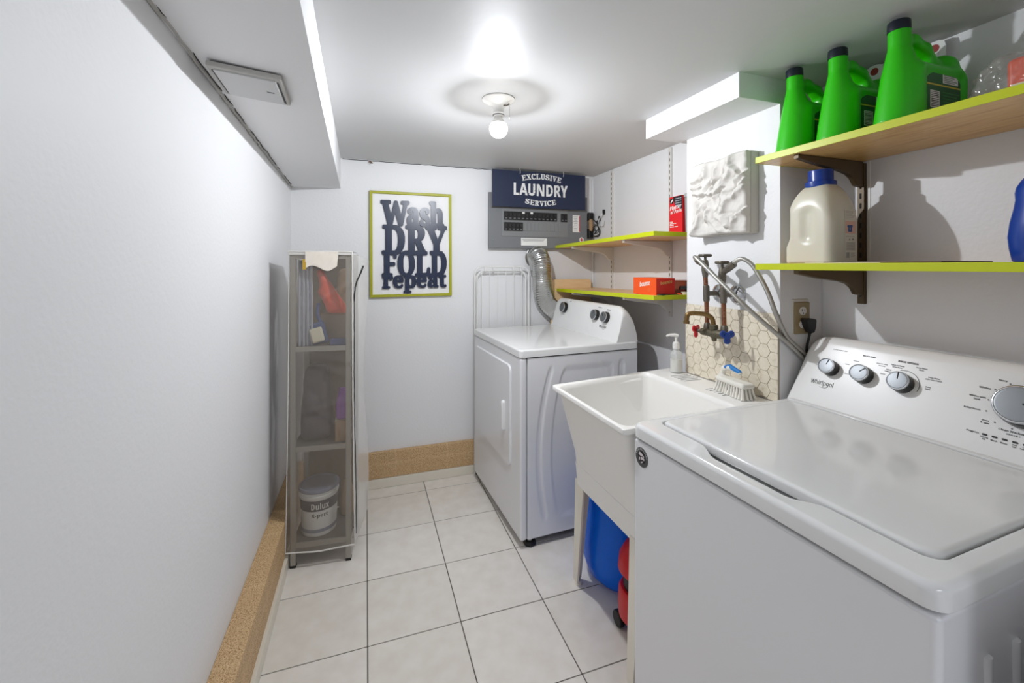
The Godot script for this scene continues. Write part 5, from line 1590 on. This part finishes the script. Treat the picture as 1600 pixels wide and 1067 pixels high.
func shelving_unit() -> void:
	var o := thing("shelving_unit", "narrow grey metal shelving unit under a dusty clear plastic cover", "shelving unit", Vector3(-0.315, 0, -2.095), -0.10)
	var W := 0.252; var D := 0.270; var Ht := 1.385
	for q in [[0.011, -0.011], [W - 0.011, -0.011], [0.011, -D + 0.011], [W - 0.011, -D + 0.011]]:
		var p := put("post", bx(Vector3(q[0], Ht / 2, q[1]), Vector3(0.022, Ht, 0.022), 0.002), M.grey_steel, o)
		put("foot_cap", bx(Vector3(q[0], 0.006, q[1]), Vector3(0.024, 0.012, 0.024), 0.002), M.black, p)
	for y in [0.098, 0.520, 0.962, 1.372]:
		put("shelf", bx(Vector3(W / 2, y, -D / 2), Vector3(W - 0.004, 0.012, D - 0.006), 0.001), M.shelf_grey, o)
		put("front_rail", bx(Vector3(W / 2, y - 0.002, -0.004), Vector3(W - 0.044, 0.022, 0.008), 0.001), M.grey_steel, o)
	put("back_panel", bx(Vector3(W / 2, 0.74, -D + 0.003), Vector3(W - 0.044, 1.26, 0.003)), mat("back_brown", "8a7867", 0.8), o)
	# clear cover: front, two sides and top are films with folds
	var nz := FastNoiseLite.new(); nz.seed = 31; nz.frequency = 3.0
	var fr := func(u: float, v: float) -> Vector3:
		var y := lerpf(0.075, 1.392, v)
		var diag := 0.0
		for s in [[0.05, 0.66, 1.05, 0.62], [0.05, 0.655, 1.05, 0.56], [0.0, 0.45, 1.05, 0.50], [0.2, 0.80, 1.05, 0.90], [0.15, 0.52, 1.0, 0.36]]:
			var yy: float = lerpf(s[1], s[3], (u - s[0]) / (s[2] - s[0]))
			diag += 0.0045 * exp(-pow((v - yy) / 0.006, 2.0)) * smoothstep(s[0], s[0] + 0.2, u)
		var z := 0.004 + 0.0022 * nz.get_noise_2d(u * 0.9, v * 5.0) + 0.0008 * nz.get_noise_2d(u * 6, v * 1.5 + 7) + diag
		var flare := 0.012 * pow(1.0 - v, 2.0)
		return Vector3(lerpf(-0.004 - flare, W + 0.006 + flare, u), y - 0.02 * (1.0 - v) * (0.5 - absf(u - 0.5)), z + flare * 0.6)
	var back := func(f: Callable, off: Vector3) -> Callable: return func(u, v): return f.call(u, v) + off
	var cv := put("cover_front", film(fr, 40, 120), M.cover_film, o, 80, "clear dusty plastic front of the cover")
	var sd := func(u: float, v: float) -> Vector3:
		var a: Vector3 = fr.call(1.0, v)
		return Vector3(a.x + u * (0.026 + 0.010 * sin(v * 9.0)) + 0.003 * nz.get_noise_2d(u * 2, v * 6), lerpf(a.y, 1.385 - 0.02 * u if v > 0.99 else a.y, v), lerpf(a.z, -D - 0.006, u))
	put("cover_side", film(sd, 24, 60), M.cover_film_side, o, 80, "milky plastic side of the cover")
	var sl := func(u: float, v: float) -> Vector3:
		var a: Vector3 = fr.call(0.0, v)
		return Vector3(a.x - 0.004 * sin(v * 7.0) * u, a.y, lerpf(a.z, -D - 0.006, u))
	put("cover_side", film(sl, 12, 40), M.cover_film, o, 80)
	var tp := func(u: float, v: float) -> Vector3: return Vector3(lerpf(-0.004, W + 0.006, u), 1.393 + 0.0015 * nz.get_noise_2d(u * 3, v * 3), lerpf(0.006, -D - 0.006, v))
	put("cover_top", film(tp, 16, 16), M.cover_film_side, o, 80)
	# hem, piping and zip
	var hem := []; var edge := []; var edl := []; var zip := []
	for i in 21: hem.append(fr.call(i / 20.0, 0.0) + Vector3(0, 0.002, 0))
	for i in 41:
		edge.append(fr.call(1.0, i / 40.0)); edl.append(fr.call(0.0, i / 40.0))
		var v := i / 40.0
		var u := 0.10 + (0.75 * smoothstep(0.86, 0.985, v))
		if v > 0.01 and v < 0.975: zip.append(sd.call(u, v) + Vector3(0.0015, 0, 0))
	put("hem", tb(hem, 0.0035, 8), M.cover_hem, cv)
	put("piping", tb(edge, 0.0028, 8), M.cover_hem, cv)
	put("piping", tb(edl, 0.0020, 8), M.cover_hem, cv)
	var zr := []
	for i in zip.size(): zr.append(0.0016 + (0.003 if i > zip.size() - 6 else 0.0))
	put("zip", tb(zip, zr, 8), M.black, cv)
	var topedge := []
	for i in 13: topedge.append(Vector3(lerpf(-0.004, W + 0.006, i / 12.0), 1.391 + 0.001 * sin(i * 2.0), 0.007))
	put("piping", tb(topedge, 0.0045, 8), M.cover_hem, cv)
	put("cover_band", bx(Vector3(W / 2 + 0.001, 1.386, 0.0075), Vector3(W + 0.010, 0.018, 0.003), 0.001), M.cover_hem, o)
	var tpf := func(u: float, v: float) -> Vector3: return Vector3(lerpf(0.064, 0.198, u) + 0.006 * (v - 0.5) * sin(u * 8.0), lerpf(1.318 + 0.012 * sin(u * 7.0) * (1 - v), 1.391, v), 0.0115 + 0.002 * nz.get_noise_2d(u * 4, v * 4) + 0.001)
	put("tape", sheet(16, 8, tpf, func(u, v): return tpf.call(u, v) - Vector3(0, 0, 0.001)), M.tape, o, 60, "crumpled cream tape across the cover's top")
	var tg := put("tag", bx(Vector3(0.060, 1.335, 0.0125), Vector3(0.014, 0.046, 0.001)), mat("tag_yellow", "c29a2c", 0.5), o)

	# what stands on its shelves
	var base: Transform3D = o.transform
	var pc := thing("paint_bucket", "white paint bucket with navy band on the covered unit's lowest shelf", "bucket", base * Vector3(0.098, 0.105, -0.105), -0.10)
	put("tub", lt([[0, 0], [0.070, 0], [0.074, 0.003], [0.082, 0.175], [0.086, 0.176], [0.086, 0.185], [0.082, 0.186], [0.082, 0.200], [0, 0.200]], 40), M.label_white, pc, 40)
	var bd := put("band", lt([[0.0790, 0.118], [0.0797, 0.118], [0.0818, 0.166], [0.0810, 0.166]], 40), M.navy, pc)
	put("lid", lt([[0, 0.199], [0.086, 0.199], [0.088, 0.203], [0.086, 0.214], [0.080, 0.216], [0.078, 0.210], [0, 0.210]], 40), M.cloth_stripe, pc, 40)
	wrap_text(pc, "Dulux", 0.0815, 0.141, 0.028, 0.076, M.label_white, 0.25)
	wrap_text(pc, "X-pert", 0.0785, 0.096, 0.022, 0.070, M.ink, 0.22)
	put("band", lt([[0.0752, 0.020], [0.0757, 0.020], [0.0768, 0.036], [0.0763, 0.036]], 40), M.cloth_stripe, pc)
	var bx0 := thing("paper_bag", "crumpled brown paper bag standing behind the paint bucket", "bag", base * Vector3(0.205, 0.105, -0.212), 0.1)
	bag(bx0, Vector3(0.034, 0.16, 0.040), M.brown_bag, 51)
	var dk := thing("dark_bundle", "dark grey cloth bundle on the covered unit's middle shelf", "bundle", base * Vector3(0.086, 0.527, -0.13))
	bag(dk, Vector3(0.070, 0.34, 0.085), M.dark_cloth, 52)
	var pv := thing("purple_bag", "shiny purple bag on the covered unit's middle shelf", "bag", base * Vector3(0.206, 0.625, -0.085), 0.0)
	bag(pv, Vector3(0.030, 0.13, 0.060), M.violet, 53)
	var lb := thing("tan_carton", "tan carton under the purple bag on the covered middle shelf", "carton", base * Vector3(0.204, 0.527, -0.09))
	put("carton", bx(Vector3(0, 0.0485, 0), Vector3(0.06, 0.095, 0.12), 0.004, 2), M.brown_bag, lb)
	put("flap", bx(Vector3(0, 0.0965, 0.02), Vector3(0.058, 0.002, 0.07)), M.cream, lb)
	var oc := thing("orange_cone", "orange red cone-shaped bag on the covered unit's top shelf", "bag", base * Vector3(0.150, 1.105, -0.090), 0.0)
	var cf := func(p: Vector3) -> float:
		var d := sd_cap(p, Vector3(-0.045, 0.195, 0), Vector3(0.020, 0.035, 0), 0.014, 0.042)
		return smax(smin(d, sd_cap(p, Vector3(-0.030, 0.10, 0), Vector3(0.055, 0.012, 0), 0.02, 0.014), 0.03), -p.y + 0.002, 0.004) + nz.get_noise_3dv(p * 9.0) * 0.003
	put("body", net(cf, Vector3(-0.075, -0.008, -0.065), Vector3(0.085, 0.225, 0.065), 0.006), M.orange_red, oc)
	var sb := thing("cardboard_case", "brown carton under the orange cone on the covered top shelf", "carton", base * Vector3(0.165, 0.969, -0.155), 0.0)
	put("case", bx(Vector3(0, 0.066, 0), Vector3(0.13, 0.132, 0.15), 0.004, 2), mat("carton_dark", "7d6a5c", 0.8), sb)
	put("flap", bx(Vector3(0, 0.1335, 0.02), Vector3(0.125, 0.002, 0.10)), M.brown_bag, sb)
	var hb := thing("hand_brush", "blue hand brush with cream bristles leaning on the covered top shelf", "brush", base * Vector3(0.118, 0.969, -0.045), -0.1)
	put("block", bx(Vector3(0.0, 0.055, 0.0), Vector3(0.075, 0.10, 0.022), 0.010, 3), M.brush_blue, hb).rotation.z = 0.25
	put("bristles", bx(Vector3(0.0, 0.050, 0.020), Vector3(0.052, 0.066, 0.022), 0.008, 2), M.cream, hb).rotation.z = 0.25
	put("handle", tb(smooth_path([Vector3(0.0, 0.10, 0), Vector3(-0.015, 0.14, 0), Vector3(-0.012, 0.19, -0.004)]), 0.008, 10), M.brush_blue, hb)
	put("sponge", bx(Vector3(0.075, 0.014, 0.006), Vector3(0.07, 0.028, 0.04), 0.006, 2), M.brush_blue, hb)
	var ct := thing("hanging_cloth", "pale striped cloth hanging inside the covered unit's left side", "cloth", base * Vector3(0.056, 0.969, -0.030))
	var clf := func(u: float, v: float) -> Vector3: return Vector3(lerpf(-0.030, 0.030, u), lerpf(0.001, 0.385, v), 0.006 * sin(u * 22.0) + 0.003 * nz.get_noise_2d(u * 2, v * 4))
	put("cloth", sheet(36, 20, clf, func(u, v): return clf.call(u, v) - Vector3(0, 0, 0.003)), M.cloth_grey, ct, 60)
	for k in 3: 
		var st := []
		for i in 12: st.append(clf.call(0.2 + k * 0.28, i / 11.0) + Vector3(0, 0, 0.0005))
		put("stripe", tb(st, 0.0022, 6), M.cloth_stripe, ct)
	var tb2 := thing("tan_bundle", "tan crumpled bundle at the top right inside the plastic cover", "bundle", base * Vector3(0.195, 1.103, -0.214))
	bag(tb2, Vector3(0.044, 0.21, 0.036), M.brown_bag, 54)


# a thin printed sheet in the plane (x, y), its picture stretched over its outline's box
func flat(poly: PackedVector2Array) -> MB:
	var b := MB.new()
	var lo := poly[0]; var hi := poly[0]
	for p in poly: lo = lo.min(p); hi = hi.max(p)
	var idx := Geometry2D.triangulate_polygon(poly)
	for i in range(0, idx.size(), 3):
		var t := [poly[idx[i]], poly[idx[i + 1]], poly[idx[i + 2]]]
		if (t[1] - t[0]).cross(t[2] - t[0]) > 0: t = [t[0], t[2], t[1]]
		for p in t:
			b.v.append(Vector3(p.x, p.y, 0)); b.uv.append(Vector2((p.x - lo.x) / (hi.x - lo.x), (hi.y - p.y) / (hi.y - lo.y)))
	return b


func film(F: Callable, nu: int, nv: int) -> MB:
	var b := MB.new()
	for j in nv:
		for i in nu:
			var u0 := float(i) / nu; var u1 := float(i + 1) / nu; var v0 := float(j) / nv; var v1 := float(j + 1) / nv
			b.quad(F.call(u0, v0), F.call(u0, v1), F.call(u1, v1), F.call(u1, v0))
	return b


func bag(o: Node3D, h: Vector3, m: Material, sd: int) -> void:
	var nz := FastNoiseLite.new(); nz.seed = sd; nz.frequency = 9.0
	var f := func(p: Vector3) -> float:
		var k := 1.0 - 0.35 * pow(clampf(p.y / h.y, 0, 1), 2.0)
		var q := Vector3(p.x / k, p.y, p.z / k)
		return sd_rbox(q, Vector3(0, h.y / 2, 0), Vector3(h.x, h.y / 2, h.z), minf(h.x, h.z) * 0.6) * k + nz.get_noise_3dv(p) * 0.008 * smoothstep(0.0, 0.03, p.y)
	put("bag", net(f, Vector3(-h.x - 0.012, -0.007, -h.z - 0.012), Vector3(h.x + 0.012, h.y + 0.014, h.z + 0.012), 0.007), m, o)
	var r := []
	for i in 20:
		var a := TAU * i / 20
		r.append(Vector3(cos(a) * h.x * 0.34, h.y * 0.985, sin(a) * h.z * 0.34))
	put("tie", tb(r, 0.003, 6, true), m, o)


# letters laid round an upright cylinder of radius r
func wrap_text(o: Node, text: String, r: float, y: float, h: float, w: float, m: Material, mid := 0.0) -> void:
	var s := words(text, font("Droid Sans"), w, h, 0.0008)
	var b := MB.new()
	for p in s.v:
		var a := p.x / r + mid
		b.v.append(Vector3(sin(a) * (r + p.z), y + p.y, cos(a) * (r + p.z)))
	put("lettering", b, m, o)
